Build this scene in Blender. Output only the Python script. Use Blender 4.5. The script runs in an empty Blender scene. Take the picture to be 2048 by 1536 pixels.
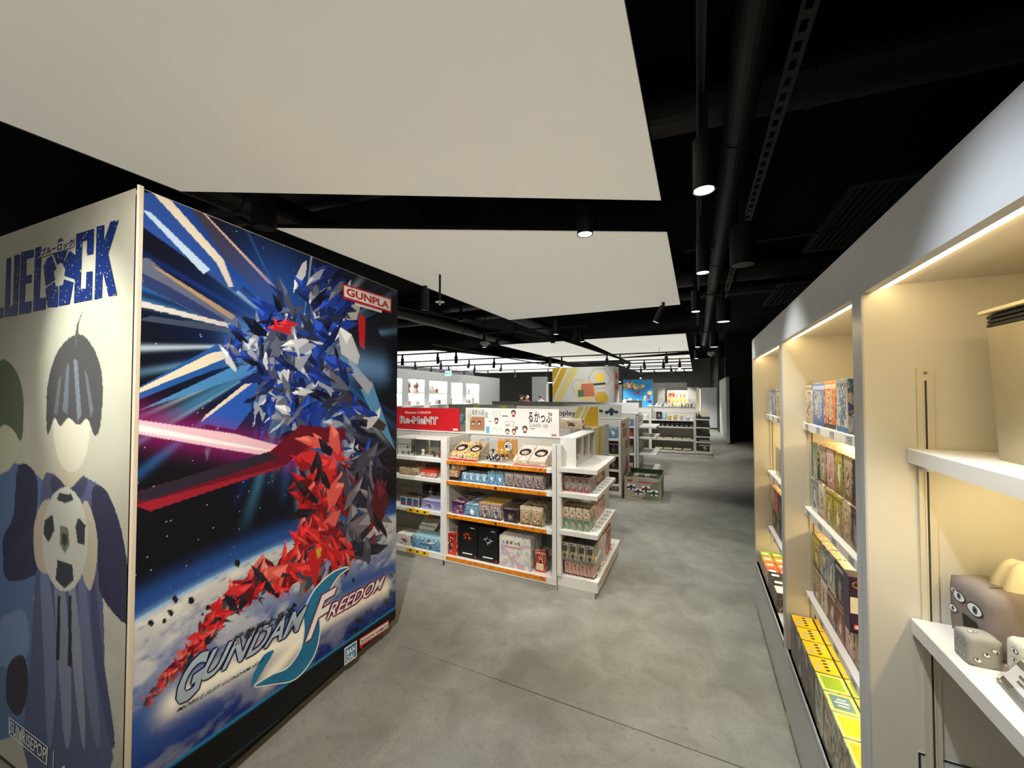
import bpy, math, random
import numpy as np
from mathutils import Vector, Matrix
random.seed(7); RNG = np.random.default_rng(7)
SC = bpy.context.scene; COL = SC.collection
PI = math.pi

# ------------------------------------------------------------------ camera, world, exposure
FPX, EYE = 775.0, 1.6
YAW, PITCH = math.atan(369/FPX), math.atan(18/FPX)
cd = bpy.data.cameras.new('camera'); cam = bpy.data.objects.new('camera', cd); COL.objects.link(cam)
cam.location = (0, 0, EYE); cam.rotation_euler = (PI/2+PITCH, 0, YAW)
cd.sensor_width = 36; cd.sensor_fit = 'HORIZONTAL'; cd.lens = 36*FPX/2048; cd.clip_start = .02
SC.camera = cam
w = bpy.data.worlds.new('world'); SC.world = w; w.use_nodes = True
w.node_tree.nodes['Background'].inputs[0].default_value = (.97, .96, .92, 1)
w.node_tree.nodes['Background'].inputs[1].default_value = .2
SC.view_settings.view_transform = 'Standard'; SC.view_settings.look = 'None'
SC.view_settings.exposure = 0.0; SC.view_settings.gamma = 1
SC.view_settings.use_curve_mapping = False
def _v(a): return Vector(a)
CF = _v((-math.sin(YAW)*math.cos(PITCH), math.cos(YAW)*math.cos(PITCH), math.sin(PITCH)))
CR = _v((math.cos(YAW), math.sin(YAW), 0)); CU = CR.cross(CF); CC = _v((0, 0, EYE))
def ray(x, y): return CF+CR*((x-1024)/FPX)+CU*((768-y)/FPX)
def at_z(x, y, z): d = ray(x, y); return CC+d*((z-EYE)/d.z)      # a measured photo point on a horizontal plane
def at_y(x, y, Y): d = ray(x, y); return CC+d*(Y/d.y)            # ... on a plane across the aisle
def at_x(x, y, X): d = ray(x, y); return CC+d*(X/d.x)            # ... on a plane along the aisle

def spot(loc, tgt, power, size, col=(1, .97, .9), blend=.5, r=.03):
    l = bpy.data.lights.new('spot_light', 'SPOT'); l.energy = power; l.spot_size = math.radians(size); l.spot_blend = blend
    l.color = col; l.shadow_soft_size = r
    o = bpy.data.objects.new('spot_light', l); COL.objects.link(o); o.location = loc
    o.rotation_euler = (_v(tgt)-_v(loc)).to_track_quat('-Z', 'Y').to_euler(); return o
def area(loc, tgt, power, sx, sy, col=(1, .95, .85)):
    l = bpy.data.lights.new('area_light', 'AREA'); l.shape = 'RECTANGLE'; l.size = sx; l.size_y = sy; l.energy = power; l.color = col
    o = bpy.data.objects.new('area_light', l); COL.objects.link(o); o.location = loc
    o.rotation_euler = (_v(tgt)-_v(loc)).to_track_quat('-Z', 'Y').to_euler(); return o

# ------------------------------------------------------------------ materials
def lin(c): return tuple(((v/255)/12.92 if v <= 10 else (((v/255)+.055)/1.055)**2.4) for v in c)
def mat(name, c, rough=.55, metal=0, emit=0, noise=0, nscale=12, bump=0, spec=.5, alpha=1, trans=0):
    m = bpy.data.materials.new(name); m.use_nodes = True; nt = m.node_tree; b = nt.nodes['Principled BSDF']
    col = (*lin(c), 1); b.inputs['Base Color'].default_value = col; b.inputs['Roughness'].default_value = rough
    b.inputs['Metallic'].default_value = metal; b.inputs['Specular IOR Level'].default_value = spec
    if emit: b.inputs['Emission Color'].default_value = col; b.inputs['Emission Strength'].default_value = emit
    if trans: b.inputs['Transmission Weight'].default_value = trans; b.inputs['IOR'].default_value = 1.05
    if alpha < 1: b.inputs['Alpha'].default_value = alpha
    if noise or bump:
        tc = nt.nodes.new('ShaderNodeTexCoord'); nz = nt.nodes.new('ShaderNodeTexNoise')
        nz.inputs['Scale'].default_value = nscale; nz.inputs['Detail'].default_value = 6
        nt.links.new(tc.outputs['Object'], nz.inputs['Vector'])
        if noise:
            mx = nt.nodes.new('ShaderNodeMix'); mx.data_type = 'RGBA'
            mx.inputs[6].default_value = tuple(v*(1-noise) for v in col[:3])+(1,)
            mx.inputs[7].default_value = tuple(min(1, v*(1+noise)) for v in col[:3])+(1,)
            nt.links.new(nz.outputs['Fac'], mx.inputs[0]); nt.links.new(mx.outputs[2], b.inputs['Base Color'])
        if bump:
            bp = nt.nodes.new('ShaderNodeBump'); bp.inputs['Strength'].default_value = bump; bp.inputs['Distance'].default_value = .004
            nt.links.new(nz.outputs['Fac'], bp.inputs['Height']); nt.links.new(bp.outputs[0], b.inputs['Normal'])
    return m
_art = {}
def art(cols, scale=30, seed=0, rough=.35, stretch=(1, 1, 1), lo=.3, hi=.7):
    """busy package artwork: warped noise bands mapped on a palette"""
    key = (tuple(cols), scale, seed, stretch)
    if key in _art: return _art[key]
    m = bpy.data.materials.new('package_print'); m.use_nodes = True; nt = m.node_tree; b = nt.nodes['Principled BSDF']
    b.inputs['Roughness'].default_value = rough
    tc = nt.nodes.new('ShaderNodeTexCoord'); mp = nt.nodes.new('ShaderNodeMapping')
    mp.inputs['Scale'].default_value = stretch; mp.inputs['Location'].default_value = (seed*1.37, seed*.71, seed*2.13)
    nt.links.new(tc.outputs['Object'], mp.inputs['Vector'])
    n1 = nt.nodes.new('ShaderNodeTexNoise'); n1.inputs['Scale'].default_value = scale; n1.inputs['Detail'].default_value = 3
    n1.inputs['Distortion'].default_value = 1.2
    vo = nt.nodes.new('ShaderNodeTexVoronoi'); vo.inputs['Scale'].default_value = scale*1.6
    nt.links.new(mp.outputs[0], n1.inputs['Vector']); nt.links.new(mp.outputs[0], vo.inputs['Vector'])
    mr = nt.nodes.new('ShaderNodeMapRange'); mr.inputs[1].default_value = lo; mr.inputs[2].default_value = hi
    nt.links.new(n1.outputs['Fac'], mr.inputs[0])
    ma = nt.nodes.new('ShaderNodeMath'); ma.operation = 'MULTIPLY_ADD'; ma.inputs[1].default_value = .2
    sp = nt.nodes.new('ShaderNodeSeparateColor'); nt.links.new(vo.outputs['Color'], sp.inputs[0])
    nt.links.new(sp.outputs[0], ma.inputs[0]); 
    m2 = nt.nodes.new('ShaderNodeMath'); m2.operation = 'MULTIPLY'; m2.inputs[1].default_value = .8
    nt.links.new(mr.outputs[0], m2.inputs[0]); nt.links.new(m2.outputs[0], ma.inputs[2])
    cr = nt.nodes.new('ShaderNodeValToRGB'); cr.color_ramp.interpolation = 'LINEAR'
    nt.links.new(ma.outputs[0], cr.inputs[0])
    el = cr.color_ramp.elements; n = len(cols)
    while len(el) < n: el.new(.5)
    for i, c in enumerate(cols):
        el[i].position = i/n if i else 0; 
    for i, c in enumerate(cols): el[i].color = (*lin(c), 1)
    nt.links.new(cr.outputs[0], b.inputs['Base Color']); _art[key] = m; return m
_pk = {}
def pack(cols, seed=0, rough=.35):
    """package front: two-tone ground, warped central picture, title band and foot band"""
    key = (tuple(cols), seed)
    if key in _pk: return _pk[key]
    rg = random.Random(seed*31+len(_pk)); m = bpy.data.materials.new('package_front'); m.use_nodes = True; nt = m.node_tree; b = nt.nodes['Principled BSDF']; b.inputs['Roughness'].default_value = rough
    N = nt.nodes.new; K = nt.links.new
    def math_(op, a, c=None, d=None):
        n = N('ShaderNodeMath'); n.operation = op
        for i, v in enumerate((a, c, d)):
            if v is None: continue
            if isinstance(v, (int, float)): n.inputs[i].default_value = v
            else: K(v, n.inputs[i])
        return n.outputs[0]
    def mix(f, a, c):
        n = N('ShaderNodeMix'); n.data_type = 'RGBA'; K(f, n.inputs[0])
        for i, v in ((6, a), (7, c)):
            if isinstance(v, tuple): n.inputs[i].default_value = (*lin(v), 1)
            else: K(v, n.inputs[i])
        return n.outputs[2]
    tc = N('ShaderNodeTexCoord'); sp = N('ShaderNodeSeparateXYZ'); K(tc.outputs['Generated'], sp.inputs[0])
    u = math_('FRACT', math_('ADD', math_('ADD', sp.outputs[0], sp.outputs[1]), .0005)); v = sp.outputs[2]
    cm = N('ShaderNodeCombineXYZ'); K(u, cm.inputs[0]); K(v, cm.inputs[1]); cm.inputs[2].default_value = seed*3.7
    nz = N('ShaderNodeTexNoise'); nz.inputs['Scale'].default_value = 3.4; nz.inputs['Detail'].default_value = 4; nz.inputs['Distortion'].default_value = .8; K(cm.outputs[0], nz.inputs['Vector'])
    n2 = N('ShaderNodeTexNoise'); n2.inputs['Scale'].default_value = 9; n2.inputs['Detail'].default_value = 3; K(cm.outputs[0], n2.inputs['Vector'])
    du = math_('MULTIPLY', math_('SUBTRACT', u, rg.uniform(.42, .58)), 2.3); dv = math_('MULTIPLY', math_('SUBTRACT', v, rg.uniform(.4, .5)), 1.35)
    r = math_('ADD', math_('SQRT', math_('ADD', math_('MULTIPLY', du, du), math_('MULTIPLY', dv, dv))), math_('MULTIPLY', math_('SUBTRACT', nz.outputs['Fac'], .5), 1.5))
    blob = math_('LESS_THAN', r, .52); core = math_('LESS_THAN', r, .26)
    g = mix(v, cols[1], cols[0]); g = mix(math_('GREATER_THAN', n2.outputs['Fac'], .58), g, cols[0])
    pic = mix(math_('GREATER_THAN', n2.outputs['Fac'], .5), cols[2], cols[3]); pic = mix(core, pic, cols[4]); c = mix(blob, g, pic)
    t1 = math_('MULTIPLY', math_('GREATER_THAN', v, .86), math_('GREATER_THAN', math_('SINE', math_('MULTIPLY', u, 34+rg.random()*20)), -.2)); t1 = math_('MULTIPLY', t1, math_('LESS_THAN', v, .95))
    c = mix(t1, c, rg.choice([cols[2], cols[3], (235, 232, 226)])); c = mix(math_('LESS_THAN', v, .09), c, rg.choice([cols[3], cols[1]]))
    K(c, b.inputs['Base Color']); _pk[key] = m; return m
def vmat(name, rough=.5, grain=0):
    m = bpy.data.materials.new(name); m.use_nodes = True; nt = m.node_tree; b = nt.nodes['Principled BSDF']
    a = nt.nodes.new('ShaderNodeAttribute'); a.attribute_name = 'print'; b.inputs['Roughness'].default_value = rough; b.inputs['Specular IOR Level'].default_value = .25
    if grain:
        tc = nt.nodes.new('ShaderNodeTexCoord'); nz = nt.nodes.new('ShaderNodeTexNoise'); nz.inputs['Scale'].default_value = 9; nz.inputs['Detail'].default_value = 8
        mr = nt.nodes.new('ShaderNodeMapRange'); mr.inputs[3].default_value = 1-grain; mr.inputs[4].default_value = 1+grain
        vm = nt.nodes.new('ShaderNodeVectorMath'); vm.operation = 'SCALE'
        nt.links.new(tc.outputs['Object'], nz.inputs['Vector']); nt.links.new(nz.outputs['Fac'], mr.inputs[0])
        nt.links.new(a.outputs['Color'], vm.inputs[0]); nt.links.new(mr.outputs[0], vm.inputs['Scale']); nt.links.new(vm.outputs[0], b.inputs['Base Color'])
    else: nt.links.new(a.outputs['Color'], b.inputs['Base Color'])
    return m

WHITE = mat('white_laminate', (226, 224, 218), .4, noise=.03)
GREYW = mat('grey_white_laminate', (196, 194, 186), .45, noise=.03)
CABIN = mat('cabinet_white', (184, 186, 187), .42, noise=.03, nscale=6)
CABIN_IN = mat('cabinet_inner_cream', (214, 208, 192), .5, noise=.03, nscale=5)
PANELM = mat('panel_fabric_added_glow', (236, 231, 216), .7, emit=.33)  # glow added to the fabric, bounced light alone leaves it too dark
PANELF = mat('panel_fabric_added_glow_mid', (240, 238, 230), .55, emit=.50)  # stronger added glow so the panels past the gap look brighter
PANELN = mat('panel_fabric_added_glow_strong', (244, 246, 244), .5, emit=.8)  # strongest added glow, for the farthest and niche-side panels
BLACK = mat('black_paint', (15, 15, 15), .55)
BLACKC = mat('black_ceiling_paint', (9, 9, 9), .9, spec=.1)
DUCT = mat('black_duct_metal', (15, 15, 14), .55, noise=.2)
DARKG = mat('dark_grey', (44, 44, 42), .5)
GROOVE = mat('groove_shadow_gap', (60, 56, 48), .8)
ALU = mat('aluminium', (190, 188, 180), .3, metal=.9)
ORANGE = mat('orange_rail', (222, 130, 12), .45, noise=.1, nscale=40)
YELLOW = mat('yellow_rail', (232, 186, 10), .45)
LENSON = mat('lamp_lens_lit', (255, 250, 238), .4, emit=14)
LENSDIM = mat('lamp_lens_dim', (230, 235, 235), .4, emit=1.4)
LED = mat('led_strip_warm', (255, 226, 170), .4, emit=16)
PAPER = mat('white_paper', (238, 236, 230), .6)
INK = mat('black_ink', (22, 20, 20), .6)
REDM = mat('red_print', (196, 18, 30), .45)
GLASS = None
def acrylic():
    m = bpy.data.materials.new('clear_acrylic'); m.use_nodes = True; nt = m.node_tree
    for n in list(nt.nodes):
        if n.type != 'OUTPUT_MATERIAL': nt.nodes.remove(n)
    out = nt.nodes[0]; t = nt.nodes.new('ShaderNodeBsdfTransparent'); g = nt.nodes.new('ShaderNodeBsdfGlossy'); g.inputs['Roughness'].default_value = .05
    t.inputs[0].default_value = (.97, .98, .98, 1); lw = nt.nodes.new('ShaderNodeLayerWeight'); lw.inputs[0].default_value = .25
    mr = nt.nodes.new('ShaderNodeMapRange'); mr.inputs[3].default_value = .02; mr.inputs[4].default_value = .3
    mx = nt.nodes.new('ShaderNodeMixShader'); nt.links.new(lw.outputs['Fresnel'], mr.inputs[0]); nt.links.new(mr.outputs[0], mx.inputs[0])
    nt.links.new(t.outputs[0], mx.inputs[1]); nt.links.new(g.outputs[0], mx.inputs[2]); nt.links.new(mx.outputs[0], out.inputs[0]); return m
GLASS = acrylic()

# ------------------------------------------------------------------ mesh helpers
class M:
    def __init__(s): s.v = []; s.f = []; s.m = []
    def add(s, vs, fs, mi=0):
        n = len(s.v); s.v += [tuple(p) for p in vs]; s.f += [tuple(i+n for i in f) for f in fs]; s.m += [mi]*len(fs); return s
    def box(s, x0, x1, y0, y1, z0, z1, mi=0):
        x0, x1 = min(x0, x1), max(x0, x1); y0, y1 = min(y0, y1), max(y0, y1); z0, z1 = min(z0, z1), max(z0, z1)
        return s.add([(x0, y0, z0), (x1, y0, z0), (x1, y1, z0), (x0, y1, z0), (x0, y0, z1), (x1, y0, z1), (x1, y1, z1), (x0, y1, z1)],
                     [(0, 3, 2, 1), (4, 5, 6, 7), (0, 1, 5, 4), (1, 2, 6, 5), (2, 3, 7, 6), (3, 0, 4, 7)], mi)
    def bbox(s, x0, x1, y0, y1, z0, z1, b=.003, mi=0):  # box with chamfered vertical and top edges
        P = lambda i, z: [(x0+i+b, y0+i, z), (x1-i-b, y0+i, z), (x1-i, y0+i+b, z), (x1-i, y1-i-b, z), (x1-i-b, y1-i, z), (x0+i+b, y1-i, z), (x0+i, y1-i-b, z), (x0+i, y0+i+b, z)]
        vs = P(0, z0)+P(0, z1-b)+P(b, z1); fs = [tuple(range(7, -1, -1)), tuple(range(16, 24))]
        for k in (0, 8):
            for i in range(8): j = (i+1) % 8; fs.append((k+i, k+j, k+8+j, k+8+i))
        return s.add(vs, fs, mi)
    def prism(s, pts, z0, z1, mi=0):  # pts = xy polygon, ccw
        n = len(pts); return s.add([(*p, z0) for p in pts]+[(*p, z1) for p in pts],
            [tuple(range(n-1, -1, -1)), tuple(range(n, 2*n))]+[(i, (i+1) % n, n+(i+1) % n, n+i) for i in range(n)], mi)
    def cyl(s, p0, p1, r0, r1=None, n=16, mi=0, cap=True, capmi=None):
        p0, p1 = Vector(p0), Vector(p1); r1 = r0 if r1 is None else r1; d = (p1-p0).normalized()
        a = d.orthogonal().normalized(); b = d.cross(a); base = len(s.v); vs = []
        for p, r in ((p0, r0), (p1, r1)):
            for i in range(n): t = 2*PI*i/n; vs.append(p+a*(r*math.cos(t))+b*(r*math.sin(t)))
        s.add(vs, [(i, (i+1) % n, n+(i+1) % n, n+i) for i in range(n)], mi)
        if cap:
            s.f += [tuple(base+i for i in range(n-1, -1, -1)), tuple(base+n+i for i in range(n))]
            s.m += [mi, mi if capmi is None else capmi]
        return s
    def ball(s, c, rx, ry=None, rz=None, n=10, k=7, mi=0):
        ry = ry or rx; rz = rz or rx; vs = [(c[0], c[1], c[2]+rz)]
        for j in range(1, k):
            t = PI*j/k
            for i in range(n): p = 2*PI*i/n; vs.append((c[0]+rx*math.sin(t)*math.cos(p), c[1]+ry*math.sin(t)*math.sin(p), c[2]+rz*math.cos(t)))
        vs.append((c[0], c[1], c[2]-rz)); L = len(vs)-1; fs = [(0, 1+i, 1+(i+1) % n) for i in range(n)]
        for j in range(k-2):
            for i in range(n): a = 1+j*n; fs.append((a+i, a+n+i, a+n+(i+1) % n, a+(i+1) % n))
        a = 1+(k-2)*n; fs += [(L, a+(i+1) % n, a+i) for i in range(n)]
        return s.add(vs, fs, mi)
    def build(s, name, mats, parent=None, loc=(0, 0, 0), rz=0, smooth=False):
        me = bpy.data.meshes.new(name); me.from_pydata(s.v, [], s.f)
        mats = mats if isinstance(mats, (list, tuple)) else [mats]
        for m in mats: me.materials.append(m)
        if len(mats) > 1: me.polygons.foreach_set('material_index', s.m)
        if smooth: me.polygons.foreach_set('use_smooth', [True]*len(me.polygons))
        me.update(); o = bpy.data.objects.new(name, me); COL.objects.link(o)
        o.location = loc; o.rotation_euler = (0, 0, rz)
        if parent is not None: o.parent = parent
        return o
def tag(o, label=None, cat=None, group=None, kind=None):
    if label: o['label'] = label
    if cat: o['category'] = cat
    if group: o['group'] = group
    if kind: o['kind'] = kind
    return o
def thing(name, label, cat, loc=(0, 0, 0), rz=0, group=None):
    o = bpy.data.objects.new(name, None); o.empty_display_size = .1; COL.objects.link(o); o.location = loc; o.rotation_euler = (0, 0, rz)
    return tag(o, label, cat, group)
def copytree(r, loc, label=None, rz=None):
    c = r.copy(); COL.objects.link(c); c.location = loc
    if rz is not None: c.rotation_euler = (0, 0, rz)
    if label: c['label'] = label
    for ch in list(r.children):
        d = ch.copy(); COL.objects.link(d); d.parent = c
        for g in list(ch.children): e = g.copy(); COL.objects.link(e); e.parent = d
    return c
def struct(name, m, ma, label=None, **k): return tag(m.build(name, ma, **k), label, None, None, 'structure')
def box(x0, x1, y0, y1, z0, z1): return M().box(x0, x1, y0, y1, z0, z1)
ORD = ['first', 'second', 'third', 'fourth', 'fifth', 'sixth', 'seventh', 'eighth', 'ninth', 'tenth', 'eleventh', 'twelfth', 'thirteenth', 'fourteenth', 'fifteenth', 'sixteenth']

_tcache = {}
def textmesh(s, bold=0):
    k = (s, bold)
    if k in _tcache: return _tcache[k]
    c = bpy.data.curves.new('lettering', 'FONT'); c.body = s; c.offset = bold; c.resolution_u = 3
    o = bpy.data.objects.new('lettering', c); COL.objects.link(o); bpy.context.view_layer.update()
    dg = bpy.context.evaluated_depsgraph_get(); me = bpy.data.meshes.new_from_object(o.evaluated_get(dg))
    vs = [v.co.copy() for v in me.vertices]; fs = [tuple(p.vertices) for p in me.polygons]
    bpy.data.objects.remove(o); bpy.data.curves.remove(c); bpy.data.meshes.remove(me)
    x0 = min(v.x for v in vs); x1 = max(v.x for v in vs); y0 = min(v.y for v in vs); y1 = max(v.y for v in vs)
    vs = [((v.x-x0)/(x1-x0), (v.y-y0)/(y1-y0)) for v in vs]
    _tcache[k] = (vs, fs); return vs, fs
def text3(m, s, o, ux, uy, mi=0, bold=0):
    """lettering filling the parallelogram o + a*ux + b*uy (flat print)"""
    vs, fs = textmesh(s, bold); o, ux, uy = Vector(o), Vector(ux), Vector(uy)
    flip = False
    return m.add([o+ux*a+uy*b for a, b in vs], fs, mi)

# ------------------------------------------------------------------ room shell
fm = bpy.data.materials.new('polished_concrete'); fm.use_nodes = True
nt = fm.node_tree; b = nt.nodes['Principled BSDF']
tc = nt.nodes.new('ShaderNodeTexCoord')
def nzn(scale, det=8, dist=0):
    n = nt.nodes.new('ShaderNodeTexNoise'); n.inputs['Scale'].default_value = scale; n.inputs['Detail'].default_value = det
    n.inputs['Distortion'].default_value = dist; nt.links.new(tc.outputs['Object'], n.inputs['Vector']); return n
def mixn(f, a, c, blend='MIX', lo=.3, hi=.7):
    mr = nt.nodes.new('ShaderNodeMapRange'); mr.inputs[1].default_value = lo; mr.inputs[2].default_value = hi; nt.links.new(f, mr.inputs[0])
    m = nt.nodes.new('ShaderNodeMix'); m.data_type = 'RGBA'; m.blend_type = blend; nt.links.new(mr.outputs[0], m.inputs[0])
    for i, v in ((6, a), (7, c)):
        if isinstance(v, tuple): m.inputs[i].default_value = (*lin(v), 1)
        else: nt.links.new(v, m.inputs[i])
    return m.outputs[2]
c1 = mixn(nzn(.8, 9, .5).outputs['Fac'], (134, 133, 125), (158, 157, 148))
c2 = mixn(nzn(5, 10, .8).outputs['Fac'], (120, 119, 110), (168, 167, 157))
mm = nt.nodes.new('ShaderNodeMix'); mm.data_type = 'RGBA'; mm.inputs[0].default_value = .5
nt.links.new(c1, mm.inputs[6]); nt.links.new(c2, mm.inputs[7])
c3 = mixn(nzn(38, 6, 1).outputs['Fac'], mm.outputs[2], (128, 124, 116), lo=.56, hi=.8)
fg = nzn(150, 5, .6); mrf = nt.nodes.new('ShaderNodeMapRange'); mrf.inputs[1].default_value = .3; mrf.inputs[2].default_value = .7; mrf.inputs[3].default_value = .84; mrf.inputs[4].default_value = 1.16
nt.links.new(fg.outputs['Fac'], mrf.inputs[0]); vs_ = nt.nodes.new('ShaderNodeVectorMath'); vs_.operation = 'SCALE'
scr = nt.nodes.new('ShaderNodeTexNoise'); scr.inputs['Scale'].default_value = 14; scr.inputs['Detail'].default_value = 2; scr.inputs['Distortion'].default_value = 3.5; nt.links.new(tc.outputs['Object'], scr.inputs['Vector'])
sa = nt.nodes.new('ShaderNodeMath'); sa.operation = 'SUBTRACT'; sa.inputs[1].default_value = .5; nt.links.new(scr.outputs['Fac'], sa.inputs[0]); sb_ = nt.nodes.new('ShaderNodeMath'); sb_.operation = 'ABSOLUTE'; nt.links.new(sa.outputs[0], sb_.inputs[0])
ms = nt.nodes.new('ShaderNodeMapRange'); ms.inputs[1].default_value = 0; ms.inputs[2].default_value = .006; ms.inputs[3].default_value = .86; ms.inputs[4].default_value = 1; nt.links.new(sb_.outputs[0], ms.inputs[0])
mu = nt.nodes.new('ShaderNodeMath'); mu.operation = 'MULTIPLY'; nt.links.new(mrf.outputs[0], mu.inputs[0]); nt.links.new(ms.outputs[0], mu.inputs[1])
nt.links.new(c3, vs_.inputs[0]); nt.links.new(mu.outputs[0], vs_.inputs['Scale']); nt.links.new(vs_.outputs[0], b.inputs['Base Color'])
rr = nt.nodes.new('ShaderNodeMapRange'); rr.inputs[3].default_value = .32; rr.inputs[4].default_value = .6
nt.links.new(nzn(3, 6).outputs['Fac'], rr.inputs[0]); nt.links.new(rr.outputs[0], b.inputs['Roughness'])
bp = nt.nodes.new('ShaderNodeBump'); bp.inputs['Strength'].default_value = .08; bp.inputs['Distance'].default_value = .003
nt.links.new(nzn(60, 4).outputs['Fac'], bp.inputs['Height']); nt.links.new(bp.outputs[0], b.inputs['Normal'])
# slabs with sawn joints
floor = bpy.data.objects.new('floor', None); COL.objects.link(floor); tag(floor, kind='structure')
xs = [-16, 6]; ys = [-3, 1.955, 4.42, 8.15, 12.3, 16.4, 20.5, 27]
for i in range(len(xs)-1):
    for j in range(len(ys)-1):
        M().bbox(xs[i], xs[i+1], ys[j]+.0025, ys[j+1]-.0025, -.12, 0, .003).build('slab', fm, floor)
M().box(-16, 6, -3, 27, -.16, -.0125).build('joint_filler', mat('joint_filler', (70, 68, 64), .8), floor)
struct('ceiling', box(-16, 6, -3, 27, 3.75, 3.9), BLACKC)
struct('wall_right', box(3.2, 3.35, -3, 15.7, 0, 3.75), BLACK)
struct('wall_far', box(-16, 6, 26.5, 26.7, 0, 3.75), mat('far_wall_grey', (120, 118, 112), .7))
struct('wall_black', box(.93, 6, 15.72, 15.9, 0, 3.75), BLACK)
g = struct('wall_grey', box(.84, .93, 13.9, 17.9, .03, 2.1), mat('grey_panel_wall', (170, 172, 172), .6))
struct('wall_recess', box(.8, .93, 17.9, 26.5, 0, 3.75), BLACK)
struct('column_white', box(.2, .87, 19.3, 20.2, .06, 1.84), mat('column_white_paint', (196, 198, 198), .5), )

# suspended ceiling panels
def panel(pts, label, t=.03, fab=None):
    c = (sum(p[0] for p in pts)/len(pts), sum(p[1] for p in pts)/len(pts))
    r = thing('ceiling_panel', label, 'ceiling panel', (*c, 2.9), 0, 'suspended white ceiling panels')
    q = [(p[0]-c[0], p[1]-c[1]) for p in pts]
    M().prism(q, 0.002, t).build('frame', BLACK, r)
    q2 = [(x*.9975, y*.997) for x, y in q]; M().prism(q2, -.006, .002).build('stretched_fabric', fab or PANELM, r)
    for i in (0, 2): M().cyl((q[i][0]*.8, q[i][1]*.8, t), (q[i][0]*.8, q[i][1]*.8, .85), .004, n=6).build('hanger_rod', BLACK, r)
    return r
XL, XR = -2.98, -.2
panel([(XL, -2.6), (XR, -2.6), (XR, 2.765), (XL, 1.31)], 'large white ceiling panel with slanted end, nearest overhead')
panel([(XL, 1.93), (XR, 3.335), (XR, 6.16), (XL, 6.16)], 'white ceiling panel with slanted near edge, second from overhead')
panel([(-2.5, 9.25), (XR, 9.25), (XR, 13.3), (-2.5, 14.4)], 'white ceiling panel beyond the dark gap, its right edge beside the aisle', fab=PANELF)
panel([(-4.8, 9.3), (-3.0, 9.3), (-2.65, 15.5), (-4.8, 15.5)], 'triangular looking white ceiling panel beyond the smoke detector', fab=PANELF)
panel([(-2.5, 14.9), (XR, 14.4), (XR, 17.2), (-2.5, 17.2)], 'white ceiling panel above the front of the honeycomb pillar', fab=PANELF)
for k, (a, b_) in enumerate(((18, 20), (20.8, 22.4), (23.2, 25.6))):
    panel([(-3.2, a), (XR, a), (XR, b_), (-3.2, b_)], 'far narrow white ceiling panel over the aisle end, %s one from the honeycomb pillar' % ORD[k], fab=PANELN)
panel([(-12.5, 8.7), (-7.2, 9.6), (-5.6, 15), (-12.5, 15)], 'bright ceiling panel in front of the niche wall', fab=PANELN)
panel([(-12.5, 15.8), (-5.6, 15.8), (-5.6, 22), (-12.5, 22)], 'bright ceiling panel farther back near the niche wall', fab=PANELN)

# ------------------------------------------------------------------ ceiling services
def duct(p0, p1, r, label, flanges=3):
    p0, p1 = _v(p0), _v(p1); t = thing('air_duct', label, 'duct', p0); d = p1-p0
    M().cyl((0, 0, 0), d, r, n=24).build('pipe', DUCT, t, smooth=False)
    for i in range(flanges):
        c = d*((i+.5)/flanges); u = d.normalized()*.02; M().cyl(c-u, c+u, r*1.06, n=24).build('flange', DUCT, t)
    return t
duct((.24, -1, 3.2), (.24, 14, 3.2), .08, 'round black duct running along the aisle above the track', 6)
duct((-8, 2.1, 3.55), (1.9, 3.05, 3.55), .15, 'round black duct crossing above the gap between the nearest panels', 4)
duct((-3.35, -2, 3.2), (-3.35, 16, 3.2), .14, 'black duct running behind the poster wall', 7)
duct((-8, 7.0, 3.54), (2.5, 7.0, 3.54), .18, 'wide black duct crossing before the smoke detector', 5)
duct((-8, 8.4, 3.55), (2.5, 8.3, 3.55), .12, 'slim black duct crossing behind the smoke detector', 5)
duct((-5.2, 4, 3.2), (-5.2, 20, 3.2), .14, 'black duct over the gondola backs', 6)
def conduit(p0, p1, label, r=.012):
    p0, p1 = _v(p0), _v(p1); t = thing('conduit', label, 'conduit', p0); d = p1-p0
    M().cyl((0, 0, 0), d, r, n=8).build('pipe', mat('conduit_black', (40, 40, 38), .35), t)
    for f in (.2, .5, .8): M().box(-.02, .02, -.02, .02, -.02, .35).build('clip', BLACK, t, loc=d*f)
for k, (y, z) in enumerate(((4.6, 3.15), (6.6, 3.1), (8.9, 3.2), (10.3, 3.05))):
    conduit((-.1, y, z), (3.1, y+.1, z), 'thin black conduit crossing the dark ceiling, %s from the nearest cabinet' % ORD[k])
conduit((-4.6, 3.3, 2.98), (-3.4, 9.0, 2.98), 'thin pipe leading to the white smoke detector')
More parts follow.
